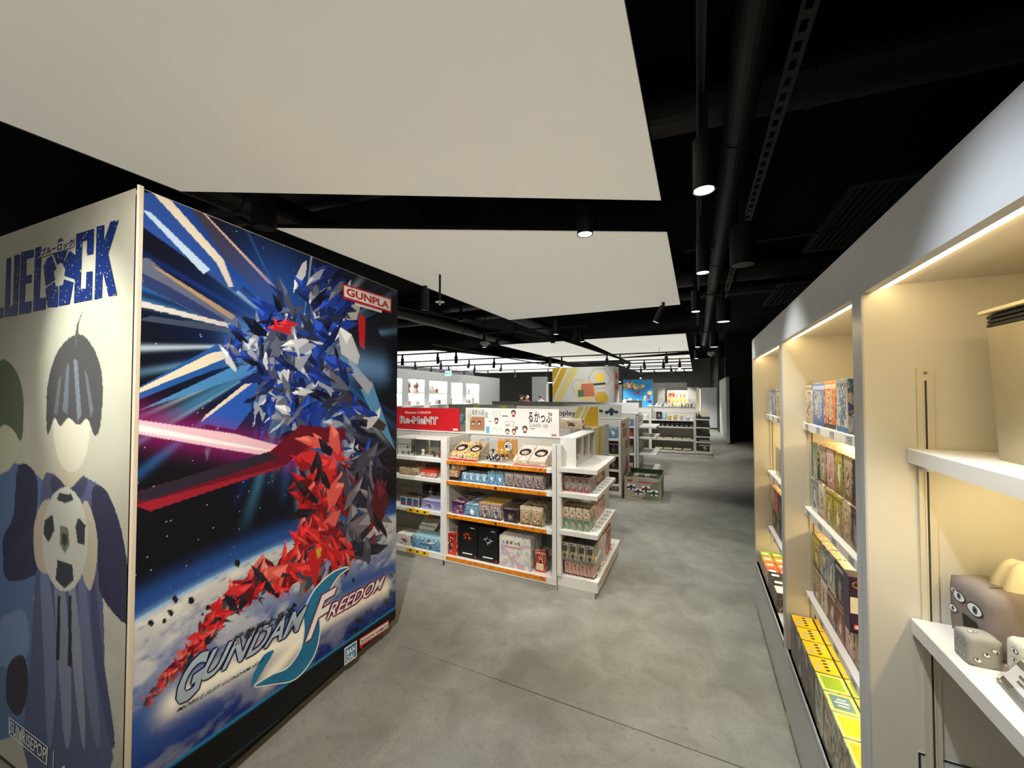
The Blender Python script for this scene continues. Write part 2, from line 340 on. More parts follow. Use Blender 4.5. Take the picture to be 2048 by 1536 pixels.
# perforated angle bar
pb = thing('slotted_bar', 'perforated black steel bar running along the ceiling right of the track', 'steel bar', (.465, 1, 3.3))
me = M(); x0, x1 = -.035, .035; y = 0
while y < 8.6:
    me.box(x0, -.016, y, y+.12, 0, .004); me.box(.016, x1, y, y+.12, 0, .004); me.box(-.016, .016, y, y+.05, 0, .004); y += .12
tag(me.build('perforated_strip', mat('slotted_steel', (58, 56, 50), .5), pb), kind='stuff')
M().box(x1, x1+.004, 0, y, 0, .05).build('flange', DARKG, pb)
for q in (.9, 3.2, 5.5): M().cyl((0, q, 0), (0, q, .45), .006, n=6).build('hanger_rod', DARKG, pb); M().ball((0, q, -.004), .012, n=8, k=5).build('bolt', ALU, pb)
def grille(cx, cy, z, label, n=14):
    t = thing('air_grille', label, 'air grille', (cx, cy, z))
    M().box(-.45, .45, -.8, -.74, 0, .03).box(-.45, .45, .74, .8, 0, .03).box(-.45, -.4, -.74, .74, 0, .03).box(.4, .45, -.74, .74, 0, .03).build('frame', DUCT, t)
    for i in range(n):
        x = -.37+.74*i/(n-1); M().box(x-.012, x+.012, -.74, .74, .002, .03).build('slat', DUCT, t)
grille(1.55, 4.6, 3.2, 'long black air grille in the ceiling, the nearer one right of the aisle')
grille(1.55, 7.6, 3.2, 'black air grille in the ceiling, the farther one right of the aisle', 10)

# ------------------------------------------------------------------ track lights
def track(p0, p1, label):
    p0, p1 = _v(p0), _v(p1); d = p1-p0; L = d.length; t = thing('lighting_track', label, 'lighting track', p0, math.atan2(d.y, d.x), 'black lighting tracks')
    M().box(0, L, -.018, -.008, 0, .035).box(0, L, .008, .018, 0, .035).box(0, L, -.008, .008, .02, .035).build('rail', BLACK, t)
    for f in (.15, .85): M().cyl((L*f, 0, .035), (L*f, 0, 3.75-p0.z-.001), .004, n=6).build('hanger_rod', BLACK, t)
def can(loc, label, top, r=.048, h=.24, lit=True, tilt=0, az=0, lensm=None):
    """cylindrical lamp; loc = bottom lens centre"""
    t = thing('track_spotlight', label, 'spotlight', loc, az, 'black cylinder spotlights')
    d = _v((math.sin(tilt), 0, math.cos(tilt))); e = d*h
    M().cyl(d*.006, e, r, n=20).build('lamp_housing', BLACK, t)
    M().cyl((0, 0, 0), d*.008, r*.88, n=20).build('lens', lensm or (LENSON if lit else LENSDIM), t)
    M().cyl(d*-.002, d*.01, r*1.0, r*1.0, n=20, cap=False).build('bezel', BLACK, t)
    dz = top-loc[2]
    M().box(e.x-.02, e.x+.02, -.02, .02, e.z-.005, dz).build('stem', BLACK, t)
    return t
track((.03, -1.5, 3.0), (.03, 14, 3.0), 'long black lighting track running along the aisle')
aisle = [(.041, 2.03, 2.56, 'nearest lit spotlight hanging over the aisle'), (.055, 3.43, 2.56, 'second lit spotlight along the aisle track'),
         (0, 5.04, 2.56, 'third lit spotlight along the aisle track'), (.027, 8.95, 2.56, 'fourth lit spotlight along the aisle track'), (.0, 11.97, 2.56, 'fifth lit spotlight along the aisle track')]
for x, y, z, l in aisle: can((x, y, z), l, 3.003)
can((-.734, 2.8, 2.775), 'dimly lit spotlight in the gap between the two nearest panels', 3.76, r=.058, lit=False)
can((-2.92, 1.8, 2.835), 'large switched-off spotlight above the space poster', 3.76, r=.082, h=.3, lensm=BLACK)
can((-.52, 5.9, 2.62), 'tilted spotlight under the far right corner of the second panel', 3.76, tilt=-.45, lit=False, az=PI)
can((-2.2, 6.4, 2.62), 'spotlight just beyond the far edge of the second panel', 3.76, lit=False)
can((-2.95, 3.75, 2.6), 'spotlight hanging left of the second panel', 3.76, lensm=BLACK)
for k, (x, y) in enumerate(((.321, 3.35), (.337, 5.92), (.339, 9.1))):
    can((x, y, 2.56), 'wide black downlight right of the aisle track, %s one' % ORD[k], 3.76, r=.085, h=.3, lensm=mat('dark_lens', (60, 62, 64), .25) if k == 0 else LENSDIM)
# tracks across the panels
def xtrack(y, x0, x1, z, lamps, name):
    track((x0, y, z), (x1, y, z), 'black track crossing under the ceiling panels, %s' % name)
    for i, (x, lit, tl) in enumerate(lamps):
        can((x, y, z-.30), 'small black spotlight on the track %s, %s lamp' % (name, ORD[i]), z+.003, r=.045, h=.2, lit=lit, tilt=tl, az=random.choice((0, PI/2, PI)))
xtrack(11.6, -5.2, -.18, 2.72, [(-4.2, 0, .2), (-3.8, 0, 0), (-2.4, 0, .1), (-1.9, 1, .6), (-.75, 0, 0)], 'over the third panel')
xtrack(14.0, -5.4, -.18, 2.72, [(-2.2, 1, .5), (-1.6, 0, .1), (-1.0, 0, 0), (-.5, 1, .5)], 'under the pillar front panel')
xtrack(17.0, -5.0, -.18, 2.72, [(-3.1, 1, .5), (-2.1, 0, 0), (-.9, 0, .2)], 'second behind the pillar')
xtrack(19.5, -5.0, -.18, 2.72, [(-3.1, 1, .5), (-1.8, 0, 0), (-.9, 0, .2), (-.5, 0, 0)], 'third behind the pillar')
xtrack(22.5, -5.0, -.18, 2.72, [(-2.8, 1, .5), (-1.5, 0, 0), (-.6, 0, .2)], 'fourth behind the pillar')
xtrack(7.4, -4.4, -1.9, 2.9, [(-3.93, 1, .5), (-4.2, 0, 0), (-2.61, 0, 0), (-2.24, 1, .5), (-2.0, 0, .2)], 'beside the smoke detector')
xtrack(9.0, -11.5, -5.4, 2.72, [(-9.6, 0, 0), (-7.9, 0, 0), (-6.6, 0, .1), (-6.0, 0, 0)], 'nearest in front of the niche wall')
xtrack(11.2, -12.5, -5.4, 2.72, [(-11.2, 1, .4), (-10.2, 0, 0), (-9.2, 0, .2), (-8.1, 0, 0), (-7.0, 1, .5), (-6.0, 0, .1)], 'second in front of the niche wall')
xtrack(13.6, -12.5, -5.4, 2.72, [(-11.4, 0, .3), (-10.4, 0, .3), (-9.4, 0, .2), (-8.2, 0, .2), (-7.0, 1, .5)], 'third in front of the niche wall')
xtrack(17.2, -12.5, -5.4, 2.72, [(-11.0, 0, .3), (-9.6, 0, .3), (-8.0, 0, .2), (-6.4, 1, .5)], 'fourth in front of the niche wall')
track((-6.2, 8.2, 2.86), (-6.2, 20, 2.86), 'black track running lengthwise left of the honeycomb pillar')
# smoke detector, sprinkler, second detector
def detector(loc, label, s=1):
    t = thing('smoke_detector', label, 'smoke detector', loc)
    wm = mat('detector_white', (215, 215, 208), .4)
    M().box(-.07*s, .07*s, -.07*s, .07*s, .04*s, .09*s).build('base', wm, t)
    M().cyl((0, 0, .04*s), (0, 0, .01), .06*s, .05*s, n=20).build('cover', wm, t); M().cyl((0, 0, .012), (0, 0, -.012), .025*s, .02*s, n=12).build('sensor_cap', wm, t)
    M().cyl((0, 0, .09*s), (0, 0, 3.75-loc[2]), .008, n=6).build('drop_rod', BLACK, t)
p = at_y(970, 693, 6.7); detector(tuple(p), 'white smoke detector hanging left of the third panel')
p = at_y(1422, 712, 9.6); detector(tuple(p), 'small white detector over the aisle near the black wall')
sp = thing('sprinkler', 'ceiling sprinkler with a round plate above the white rack header', 'sprinkler', (-2.52, 3.46, 2.56))
M().cyl((0, 0, .04), (0, 0, 1.18), .012, n=8).build('pipe', BLACK, sp); M().cyl((0, 0, .03), (0, 0, .036), .05, n=20).build('plate', mat('sprinkler_plate', (200, 200, 195), .3), sp)
M().cyl((0, 0, 0), (0, 0, .03), .012, .008, n=8).build('nozzle', ALU, sp)

# ------------------------------------------------------------------ painted print canvases
class Canvas:
    def __init__(s, W, H, nu, nv, bg):
        s.W, s.H, s.nu, s.nv = W, H, nu, nv
        s.U, s.V = np.meshgrid(np.linspace(0, W, nu), np.linspace(0, H, nv)); s.a = np.zeros((nv, nu, 3)); s.a[:] = lin(bg)
    def blend(s, mask, c, lin_=False): 
        c = np.array(c if lin_ else lin(c)); s.a = s.a*(1-mask[..., None])+c*mask[..., None]
    def inside(s, P):
        r = np.zeros(s.U.shape, bool); n = len(P)
        for i in range(n):
            x1, y1 = P[i]; x2, y2 = P[(i+1) % n]
            if y1 == y2: continue
            c = ((y1 > s.V) != (y2 > s.V)) & (s.U < (x2-x1)*(s.V-y1)/(y2-y1)+x1); r ^= c
        return r
    def poly(s, P, c, al=1): s.blend(s.inside(P)*al, c)
    def ell(s, c0, rx, ry, c, al=1, soft=0):
        d = np.hypot((s.U-c0[0])/rx, (s.V-c0[1])/ry); s.blend((np.clip((1-d)/soft, 0, 1) if soft else (d < 1))*al, c)
    def glow(s, p, q, w, c, al=1):
        d = np.array(q)-np.array(p); L = d@d+1e-9; t = np.clip(((s.U-p[0])*d[0]+(s.V-p[1])*d[1])/L, 0, 1)
        r = np.hypot(s.U-p[0]-t*d[0], s.V-p[1]-t*d[1]); s.blend(np.exp(-(r/w)**2)*al, c)
    def mesh(s, name, O, ux, uz, m, parent):
        O, ux, uz = np.array(O), np.array(ux), np.array(uz)
        co = O+s.U.reshape(-1, 1)*ux+s.V.reshape(-1, 1)*uz; n, k = s.nu, s.nv
        i = np.arange((k-1)*n).reshape(k-1, n)[:, :-1].ravel(); q = np.stack([i, i+1, i+n+1, i+n], 1)
        me = bpy.data.meshes.new(name); me.vertices.add(len(co)); me.vertices.foreach_set('co', co.ravel().astype(np.float32))
        me.loops.add(q.size); me.loops.foreach_set('vertex_index', q.ravel().astype(np.int32))
        me.polygons.add(len(q)); me.polygons.foreach_set('loop_start', np.arange(0, q.size, 4, dtype=np.int32)); 
        ca = me.color_attributes.new('print', 'FLOAT_COLOR', 'POINT'); a = np.ones((len(co), 4), np.float32); a[:, :3] = s.a.reshape(-1, 3); ca.data.foreach_set('color', a.ravel())
        me.materials.append(m); me.update(calc_edges=True); o = bpy.data.objects.new(name, me); COL.objects.link(o); o.parent = parent; return o
def fbm(U, V, sc, seed, octs=5):
    r = np.random.default_rng(seed); out = np.zeros_like(U); amp = .5
    for o in range(octs):
        n = 64; g = r.random((n, n)); x = (U*sc) % n; y = (V*sc) % n; xi = x.astype(int) % n; yi = y.astype(int) % n; fx = x-np.floor(x); fy = y-np.floor(y)
        fx = fx*fx*(3-2*fx); fy = fy*fy*(3-2*fy); x2 = (xi+1) % n; y2 = (yi+1) % n
        out += amp*((g[yi, xi]*(1-fx)+g[yi, x2]*fx)*(1-fy)+(g[y2, xi]*(1-fx)+g[y2, x2]*fx)*fy); sc *= 2; amp *= .5
    return out

# poster wall: free-standing block with two printed faces
PA, PB = Vector((-1.707, .631, 0)), Vector((-1.846, 2.054, 0)); PH = 2.308
eu = (PB-PA).normalized(); el_ = Vector((-.9984, -.056, 0)); WP = (PB-PA).length; WL = 1.75
nP = Vector((eu.y, -eu.x, 0)); nL = Vector((-el_.y, el_.x, 0)); nL = nL if nL.y < 0 else -nL
PD, PC = PA+el_*WL, PB+el_*WL
pw = thing('poster_wall', 'free-standing poster wall covered by a space battle print and a sports print', 'partition', (0, 0, 0))
M().prism([(PA.x-.012, PA.y+.012), (PB.x-.008, PB.y), (PC.x, PC.y), (PD.x, PD.y+.012)], .085, PH-.002).build('wall_core', mat('partition_edge_board', (188, 172, 150), .6), pw)
M().prism([(PA.x-.08, PA.y+.08), (PB.x-.08, PB.y-.02), (PC.x, PC.y-.05), (PD.x, PD.y+.08)], 0, .085).build('plinth', BLACK, pw)
def pph(x, y):   # photo point -> metres on the right face
    d = ray(x, y); k = (PB-CC).dot(nP)/d.dot(nP); q = CC+d*k-PA; return (q.dot(eu), q.z)
def plh(x, y):   # photo point -> metres on the left face, from the corner leftwards
    d = ray(x, y); k = (PA-CC).dot(nL)/d.dot(nL); q = CC+d*k-PA; return (q.dot(el_), q.z)
cv = Canvas(WP-.02, PH-.1, 400, 640, (7, 8, 16)); Z0 = .09
def Q(pts): return [(lambda a: (a[0]-.012, a[1]-Z0))(pph(*p)) for p in pts]
def q1(x, y): return Q([(x, y)])[0]
hor = Q([(262, 1243), (330, 1203), (400, 1165), (470, 1130), (545, 1095), (640, 1062), (796, 1028)])
U, V = cv.U, cv.V
hv = np.interp(U, [p[0] for p in hor], [p[1] for p in hor]); dep = hv-V
n1 = fbm(U, V*1.6, 9, 3); n2 = fbm(U*1.3, V*2.2, 24, 5)
# deep space blue glow
C0 = q1(600, 690)
rad = np.hypot(U-C0[0], V-C0[1]); ang = np.arctan2(V-C0[1], U-C0[0])
cv.blend(np.exp(-(rad/.36)**2)*.6, (24, 56, 124))
for k in range(46):
    a = RNG.uniform(-PI, PI)
    if k < 30: a = RNG.choice([2.75, 2.45, -2.9, -2.6, 3.1, .5, -.6, -1.9])+RNG.normal(0, .16)
    wd = RNG.uniform(.008, .035); L = RNG.uniform(.5, 1.1); da = (ang-a+PI) % (2*PI)-PI
    col = [(46, 104, 170), (120, 170, 205), (20, 50, 130), (200, 220, 235), (70, 140, 180)][int(RNG.integers(5))]
    cv.blend(np.exp(-(da/wd)**2)*np.clip((L-rad)/.35, 0, 1)*np.clip(rad/.2, 0, 1)*.62, col)
st = RNG.random(U.shape); cv.blend((st > .9985)*.8, (220, 225, 235))
# planet
E = dep > 0; t = np.clip(dep/.62, 0, 1)
pal = np.stack([np.interp(t, [0, .25, .55, 1], [lin((214, 206, 192))[i], lin((168, 172, 186))[i], lin((48, 86, 156))[i], lin((8, 34, 110))[i]]) for i in range(3)], -1)
cl = np.clip((n1-.47)*6, 0, 1)*(1-t*.75); cl2 = np.clip((n2-.5)*5, 0, 1)*.5*(1-t*.4)
pal = pal*(1-cl2[..., None])+np.array(lin((52, 78, 140)))*cl2[..., None]; pal = pal*(1-.6*cl[..., None])+np.array(lin((240, 234, 220)))*.6*cl[..., None]
cv.a = np.where(E[..., None], pal, cv.a)
cv.blend(np.exp(-(dep/.018)**2)*.8, (120, 170, 215)); cv.blend(np.exp(-((dep+.04)/.05)**2)*(dep < 0)*.7, (40, 84, 160))
# wing-like beams, plates and streaks (plain abstract shapes)
P_ = lambda pts, c, al=1: cv.poly(Q(pts), c, al)
P_([(281, 385), (330, 388), (500, 560), (470, 585), (281, 452)], (38, 70, 140)); P_([(283, 420), (300, 425), (420, 540), (405, 548)], (176, 196, 214))
P_([(300, 382), (362, 398), (545, 585), (530, 605), (470, 560)], (24, 60, 130)); P_([(300, 382), (325, 384), (446, 520), (466, 574), (456, 574), (432, 526)], (214, 200, 176))
P_([(362, 392), (384, 404), (560, 590), (540, 610), (450, 520)], (58, 52, 70)); P_([(384, 404), (390, 408), (566, 590), (558, 592)], (206, 170, 150))
P_([(281, 515), (298, 518), (330, 545), (480, 640), (470, 668), (300, 580), (279, 560)], (88, 92, 108)); P_([(300, 530), (330, 545), (470, 632), (462, 640)], (164, 132, 96)); P_([(280, 545), (340, 575), (450, 640), (440, 650), (290, 575)], (40, 52, 92))
P_([(276, 775), (430, 690), (540, 690), (530, 712), (420, 742), (274, 800)], (34, 84, 150)); P_([(275, 778), (420, 706), (500, 692), (500, 697), (276, 786)], (222, 208, 180))
P_([(274, 850-28), (460, 735), (540, 722), (540, 735)], (70, 130, 180)); P_([(274, 640), (300, 632), (470, 655), (470, 668)], (60, 66, 84)); P_([(274, 600), (460, 648), (455, 655), (274, 612)], (200, 190, 180))
P_([(398, 846), (520, 740), (560, 745), (470, 860)], (36, 86, 176)); P_([(398, 846), (410, 830), (520, 742), (512, 760)], (226, 210, 186))
P_([(700, 740), (742, 760), (790, 900), (760, 860)], (90, 150, 190)); P_([(640, 620), (690, 600), (694, 720), (650, 700)], (38, 50, 92))
P_([(600, 760), (640, 740), (772, 850), (766, 862), (740, 852)], (64, 48, 44)); P_([(690, 640), (745, 640), (770, 690), (768, 740), (720, 780), (690, 720)], (24, 22, 34)); P_([(715, 640), (722, 624), (730, 640), (728, 700), (718, 690)], (190, 30, 36))
P_([(672, 600), (720, 612), (712, 640), (684, 640), (710, 730), (745, 770), (735, 790), (700, 745)], (176, 172, 168))
def shards(cpx, rx, ry, n, cols, s0, s1, seed, tilt=0.6):
    r = np.random.default_rng(seed)
    for k in range(n):
        a = r.uniform(0, 2*PI); q = math.sqrt(r.random()); x = cpx[0]+rx*q*math.cos(a); y = cpx[1]+ry*q*math.sin(a)
        th = r.normal(tilt, .8); L = r.uniform(s0, s1); w_ = L*r.uniform(.12, .42); cx, sx = math.cos(th), math.sin(th)
        loc = [(-L, -w_*.2), (-L*.3, -w_), (L*.7, -w_*.6), (L, w_*.1), (L*.2, w_)]
        pts = [(x+p*cx-q2*sx, y+p*sx+q2*cx) for p, q2 in loc]; c = cols[int(r.integers(len(cols)))]
        cv.poly(Q(pts), c); e = [pts[0], pts[1], ((pts[1][0]+pts[4][0])/2, (pts[1][1]+pts[4][1])/2)]; cv.poly(Q(e), tuple(min(255, int(v*1.35+14)) for v in c), .8)
CB = [(22, 38, 96), (30, 60, 150), (70, 76, 96), (150, 156, 170), (12, 16, 36), (40, 46, 66), (200, 200, 202), (18, 30, 78), (96, 100, 116), (24, 50, 130)]
cv.glow(q1(560, 600), q1(620, 850), .2, (40, 84, 160), .7); cv.glow(q1(660, 900), q1(650, 1120), .1, (90, 130, 190), .6); cv.glow(q1(500, 690), q1(760, 740), .08, (120, 170, 220), .6)
shards((600, 700), 95, 150, 150, CB, 14, 48, 11, 1.0); shards((520, 690), 80, 50, 60, CB, 12, 36, 12, .5); shards((660, 590), 42, 60, 34, CB, 12, 34, 13, -1.0)
shards((560, 830), 70, 60, 40, CB, 12, 34, 14, -.7); shards((700, 860), 50, 60, 34, CB, 12, 36, 15, .8); shards((560, 650), 16, 12, 8, [(186, 36, 40)], 10, 22, 16, .3); shards((440, 930-50), 40, 20, 16, CB, 10, 26, 17, .2)
# magenta-white beam
a, b2 = q1(268, 846), q1(590, 912)
cv.glow(a, b2, .06, (150, 20, 110), .75); P_([(262, 838), (262, 866), (470, 902), (600, 922), (560, 892), (470, 868)], (236, 190, 200)); P_([(262, 846), (262, 860), (470, 894), (560, 905)], (255, 238, 236))
# red mass
P_([(268, 985), (540, 902), (600, 850), (690, 858), (690, 880), (620, 890), (570, 930), (300, 1020), (268, 1012)], (104, 16, 36)); P_([(268, 1000), (270, 985), (530, 905), (560, 915), (300, 1000)], (44, 34, 48)); P_([(268, 1010), (560, 932), (575, 930), (300, 1022)], (150, 28, 44))
CRD = [(150, 18, 26), (190, 30, 34), (206, 44, 44), (96, 12, 20), (30, 22, 30), (44, 40, 54), (120, 20, 30), (220, 90, 80), (70, 66, 76)]
shards((650, 990), 58, 120, 130, CRD, 12, 40, 21, 1.4); shards((655, 1090), 60, 46, 60, CRD, 14, 42, 22, 1.2); shards((730, 1010), 34, 110, 60, [(40, 38, 60), (70, 66, 80), (24, 22, 36), (110, 104, 110), (84, 20, 34)], 14, 46, 23, 1.5)
LEG = [(612, 1128), (525, 1160), (455, 1205), (408, 1270), (352, 1335), (296, 1400)]
for k in range(20):
    f_ = k/19; lx = float(np.interp(f_, np.linspace(0, 1, 6), [q[0] for q in LEG])); ly = float(np.interp(f_, np.linspace(0, 1, 6), [q[1] for q in LEG])); shards((lx, ly), 26*(1-f_)+5, 24*(1-f_)+6, 9, CRD, 18*(1-f_)+8, 36*(1-f_)+14, 30+k, 2.45)
P_([(612, 1100), (650, 1100), (640, 1130), (628, 1180)], (190, 30, 34)); P_([(630, 1098), (642, 1094), (640, 1112), (634, 1118)], (206, 160, 40)); P_([(600, 1165), (612, 1160), (600, 1210), (592, 1215)], (110, 106, 110))
# debris
r = np.random.default_rng(9)
for k in range(60):
    x, y = r.uniform(300, 790), r.uniform(1080, 1400)
    if k < 6: x, y = [(348, 1198), (382, 1200), (414, 1215), (340, 1225), (470, 1300), (300, 1245)][k]
    if k >= 40: x, y = r.uniform(690, 790), r.uniform(1150, 1290)
    if r.random() < .5 or k < 6 or k > 39:
        s_ = r.uniform(3, 9); P_([(x+s_*r.uniform(.6, 1.2)*math.cos(t_), y+s_*r.uniform(.6, 1.4)*math.sin(t_)) for t_ in np.linspace(0, 2*PI, 6)[:-1]], (22, 24, 34))
# halo behind the title
for p_, q_ in (((350, 1400), (600, 1265)), ((600, 1265), (770, 1175)), ((540, 1350), (640, 1230))): cv.glow(q1(*p_), q1(*q_), .052, (255, 248, 228), .97)
# lower band: black with a cyan line
v0 = q1(788, 1216)[1]; v1 = q1(340, 1530)[1]
line = v1+(v0-v1)*np.clip((U-q1(340, 1530)[0])/(q1(788, 1216)[0]-q1(340, 1530)[0]), -1, 2)
cv.blend((V < line)*1., (8, 9, 12)); cv.blend(np.exp(-((V-line)/.007)**2), (30, 130, 180))
line2 = line-.14; cv.blend(np.exp(-((V-line2)/.003)**2)*.6*(U < 1.2), (28, 84, 100))
OP = PA+eu*.012+nP*.004+Vector((0, 0, Z0))
cv.mesh('space_print', OP, eu, (0, 0, 1), vmat('space_print_gloss', .42), pw)
M().box(0, 1, 0, 1, 0, 1)
# board edges seen at the corner
M().prism([(PA.x+nL.x*.005, PA.y+nL.y*.005), (PA.x+nP.x*.004+nL.x*.006, PA.y+nP.y*.004), (PA.x+eu.x*.012+nP.x*.004, PA.y+eu.y*.012), (PA.x+eu.x*.012-.01, PA.y+eu.y*.012)], .09, PH).build('corner_trim', mat('corner_trim_wood', (206, 190, 166), .5), pw)

def flat(pts3, name, m, parent): 
    return M().add(pts3, [tuple(range(len(pts3)))]).build(name, m, parent)
def PR(u, v, off=.006): return PA+eu*u+nP*off+Vector((0, 0, v))
def prp(pts, name, m, off=.006): return flat([PR(*pph(*p), off) for p in pts], name, m, pw)
def prtext(s, p0, p1, p2, name, m, off=.008, bold=0, mm=None):
    a, b_, c = [PR(*pph(*p), off) for p in (p0, p1, p2)]; return text3(M(), s, a, b_-a, c-a, bold=bold).build(name, m, pw)
NAVY = mat('title_navy', (16, 26, 84), .4); SILV = mat('title_silver', (168, 182, 194), .35, noise=.3, nscale=8); MAGE = mat('title_magenta', (150, 30, 96), .4)
TEAL = mat('title_teal', (20, 110, 150), .4, noise=.5, nscale=6); WP_ = mat('print_white', (236, 234, 228), .5); BLUEB = mat('logo_blue', (24, 120, 186), .4)
# big S swash
def curve_pts(c, w_): 
    L, R_ = [], []
    for i in range(len(c)):
        p = Vector(c[max(0, i-1)]); q = Vector(c[min(len(c)-1, i+1)]); d = (q-p).normalized(); nn = Vector((-d.y, d.x)); L.append(Vector(c[i])+nn*w_[i]); R_.append(Vector(c[i])-nn*w_[i])
    return L, R_
def catmull(P, n=8):
    out = []
    for i in range(len(P)-1):
        p0, p1, p2, p3 = [Vector(P[max(0, min(len(P)-1, j))]) for j in (i-1, i, i+1, i+2)]
        for k in range(n):
            t = k/n; out.append(.5*((2*p1)+(p2-p0)*t+(2*p0-5*p1+4*p2-p3)*t*t+(3*p1-p0-3*p2+p3)*t**3))
    out.append(Vector(P[-1])); return out
def swash(P, W, name, m, off, grow=0):
    C = catmull(P); ws = np.interp(np.linspace(0, 1, len(C)), np.linspace(0, 1, len(W)), W)+grow; L, R_ = curve_pts(C, ws); me = M(); n = len(C)
    me.add([PR(*pph(*p), off) for p in L]+[PR(*pph(*p), off) for p in R_], [(i, i+1, n+i+1, n+i) for i in range(n-1)]); return me.build(name, m, pw)
SW = [(696, 1134), (668, 1150), (640, 1185), (622, 1225), (622, 1262), (612, 1305), (582, 1345), (545, 1358), (506, 1372)]; WW = [0, 6, 13, 15, 15, 14, 13, 9, 0]
swash(SW, WW, 'swash_outline', WP_, .0065, 2.5); swash(SW, WW, 'swash', TEAL, .0072)
swash([(500, 1374), (510, 1350), (530, 1315), (545, 1300)], [0, 6, 7, 1], 'swash_tail', TEAL, .0074)
# title words
def outlined(s, p0, p1, p2, name, m, mo, b_=.03):
    for dx, dy in ((2.6, 0), (-2.6, 0), (0, 2.6), (0, -2.6), (1.9, 1.9), (-1.9, -1.9)):
        prtext(s, (p0[0]+dx, p0[1]+dy), (p1[0]+dx, p1[1]+dy), (p2[0]+dx, p2[1]+dy), name+'_outline', mo, .0078, b_)
    prtext(s, p0, p1, p2, name, m, .0086, b_)
outlined('G', (338, 1424), (392, 1384), (368, 1326), 'title_letter', SILV, NAVY, .04)
outlined('UNDAM', (390, 1368), (592, 1262), (424, 1298), 'title_letter', SILV, NAVY, .02)
outlined('F', (608, 1284), (640, 1262), (642, 1190), 'title_letter', WP_, MAGE, .02)
outlined('REEDOM', (650, 1240), (758, 1178), (664, 1206), 'title_letter', WP_, MAGE, .01)
prtext('機動戦士高達', (458, 1296), (582, 1230), (466, 1270), 'title_characters', INK, .0088, .01)
prtext('MOBILE SUIT GUNDAM SEED', (350, 1424), (524, 1322), (356, 1414), 'subtitle', INK, .0086, .01)
# GUNPLA badge
prp([(683, 567), (782, 597), (781, 626), (684, 597)], 'badge_border', REDM, .0062); prp([(686, 571), (779, 599.5), (779, 622), (687, 593)], 'badge_plate', WP_, .0068)
prtext('GUNPLA', (691, 591), (776, 618), (691, 575), 'badge_lettering', REDM, .0075, .03)
prp([(708, 605), (762, 621), (762, 626), (708, 610)], 'badge_tagline_bar', WP_, .0064); prtext('BANDAI HOBBY CENTER QUALITY', (710, 608.5), (760, 624), (710, 605.8), 'badge_tagline', REDM, .0075)
# publisher badges
prp([(687, 1296), (712, 1280), (712, 1313), (687, 1331)], 'square_badge_border', WP_, .0062); prp([(689, 1298), (710, 1283.5), (710, 1312), (689, 1327)], 'square_badge', BLUEB, .0068)
prtext('BAN', (691, 1311), (708, 1300), (691, 1300), 'square_badge_lettering', WP_, .0075, .03); prtext('DAI', (691, 1324), (706, 1314), (691, 1313), 'square_badge_lettering', WP_, .0075, .03)
prp([(717, 1277), (776, 1239), (776, 1256), (724, 1291), (722, 1300), (717, 1292)], 'speech_badge_border', REDM, .0062); prp([(719, 1278.5), (774.5, 1242.5), (774.5, 1254.5), (719, 1290)], 'speech_badge', WP_, .0068)
prtext('BANDAI NAMCO', (721, 1287), (773, 1253.5), (721, 1280), 'speech_badge_lettering', INK, .0075, .02)

# ---- left face: sports print with plain stand-in figures
cl_ = Canvas(WL-.02, PH-.1, 330, 420, (190, 186, 168))
def Ql(pts): return [(lambda a: (a[0]-.01, a[1]-Z0))(plh(*p)) for p in pts]
L_ = lambda pts, c, al=1: cl_.poly(Ql(pts), c, al)
cn = fbm(cl_.U, cl_.V, 5, 21); cl_.blend(np.clip((cn-.5)*2, 0, .35), (214, 210, 196))
def lell(x, y, rx, ry, c, al=1, n=28): L_([(x+rx*math.cos(2*PI*i/n), y+ry*math.sin(2*PI*i/n)) for i in range(n)], c, al)
def lcell(pts, c, n=4):  # smooth closed outline
    P = [Vector(p) for p in pts]; out = []
    for i in range(len(P)):
        p0, p1, p2, p3 = P[i-1], P[i], P[(i+1) % len(P)], P[(i+2) % len(P)]
        for k in range(n): t = k/n; out.append(tuple(.5*((2*p1)+(p2-p0)*t+(2*p0-5*p1+4*p2-p3)*t*t+(3*p1-p0-3*p2+p3)*t**3)))
    L_(out, c)
# rear figure, featureless
lcell([(0, 950), (30, 925), (90, 962), (100, 1010), (84, 1120), (70, 1210), (84, 1330), (60, 1440), (0, 1480), (-120, 1480), (-120, 950)], (98, 122, 160))
lcell([(40, 930), (78, 960), (70, 1100), (74, 1150), (20, 1140), (8, 1080), (30, 1030)], (56, 58, 82)); lcell([(0, 1240), (50, 1220), (62, 1290), (40, 1330), (0, 1330), (-60, 1300)], (126, 146, 180)); lcell([(20, 1330), (50, 1310), (60, 1380), (40, 1430), (16, 1400)], (66, 62, 68))
lell(6, 880, 34, 66, (206, 206, 176)); lcell([(0, 722), (34, 740), (50, 800), (46, 880), (30, 860), (10, 850), (-20, 870), (-40, 800)], (98, 110, 84))
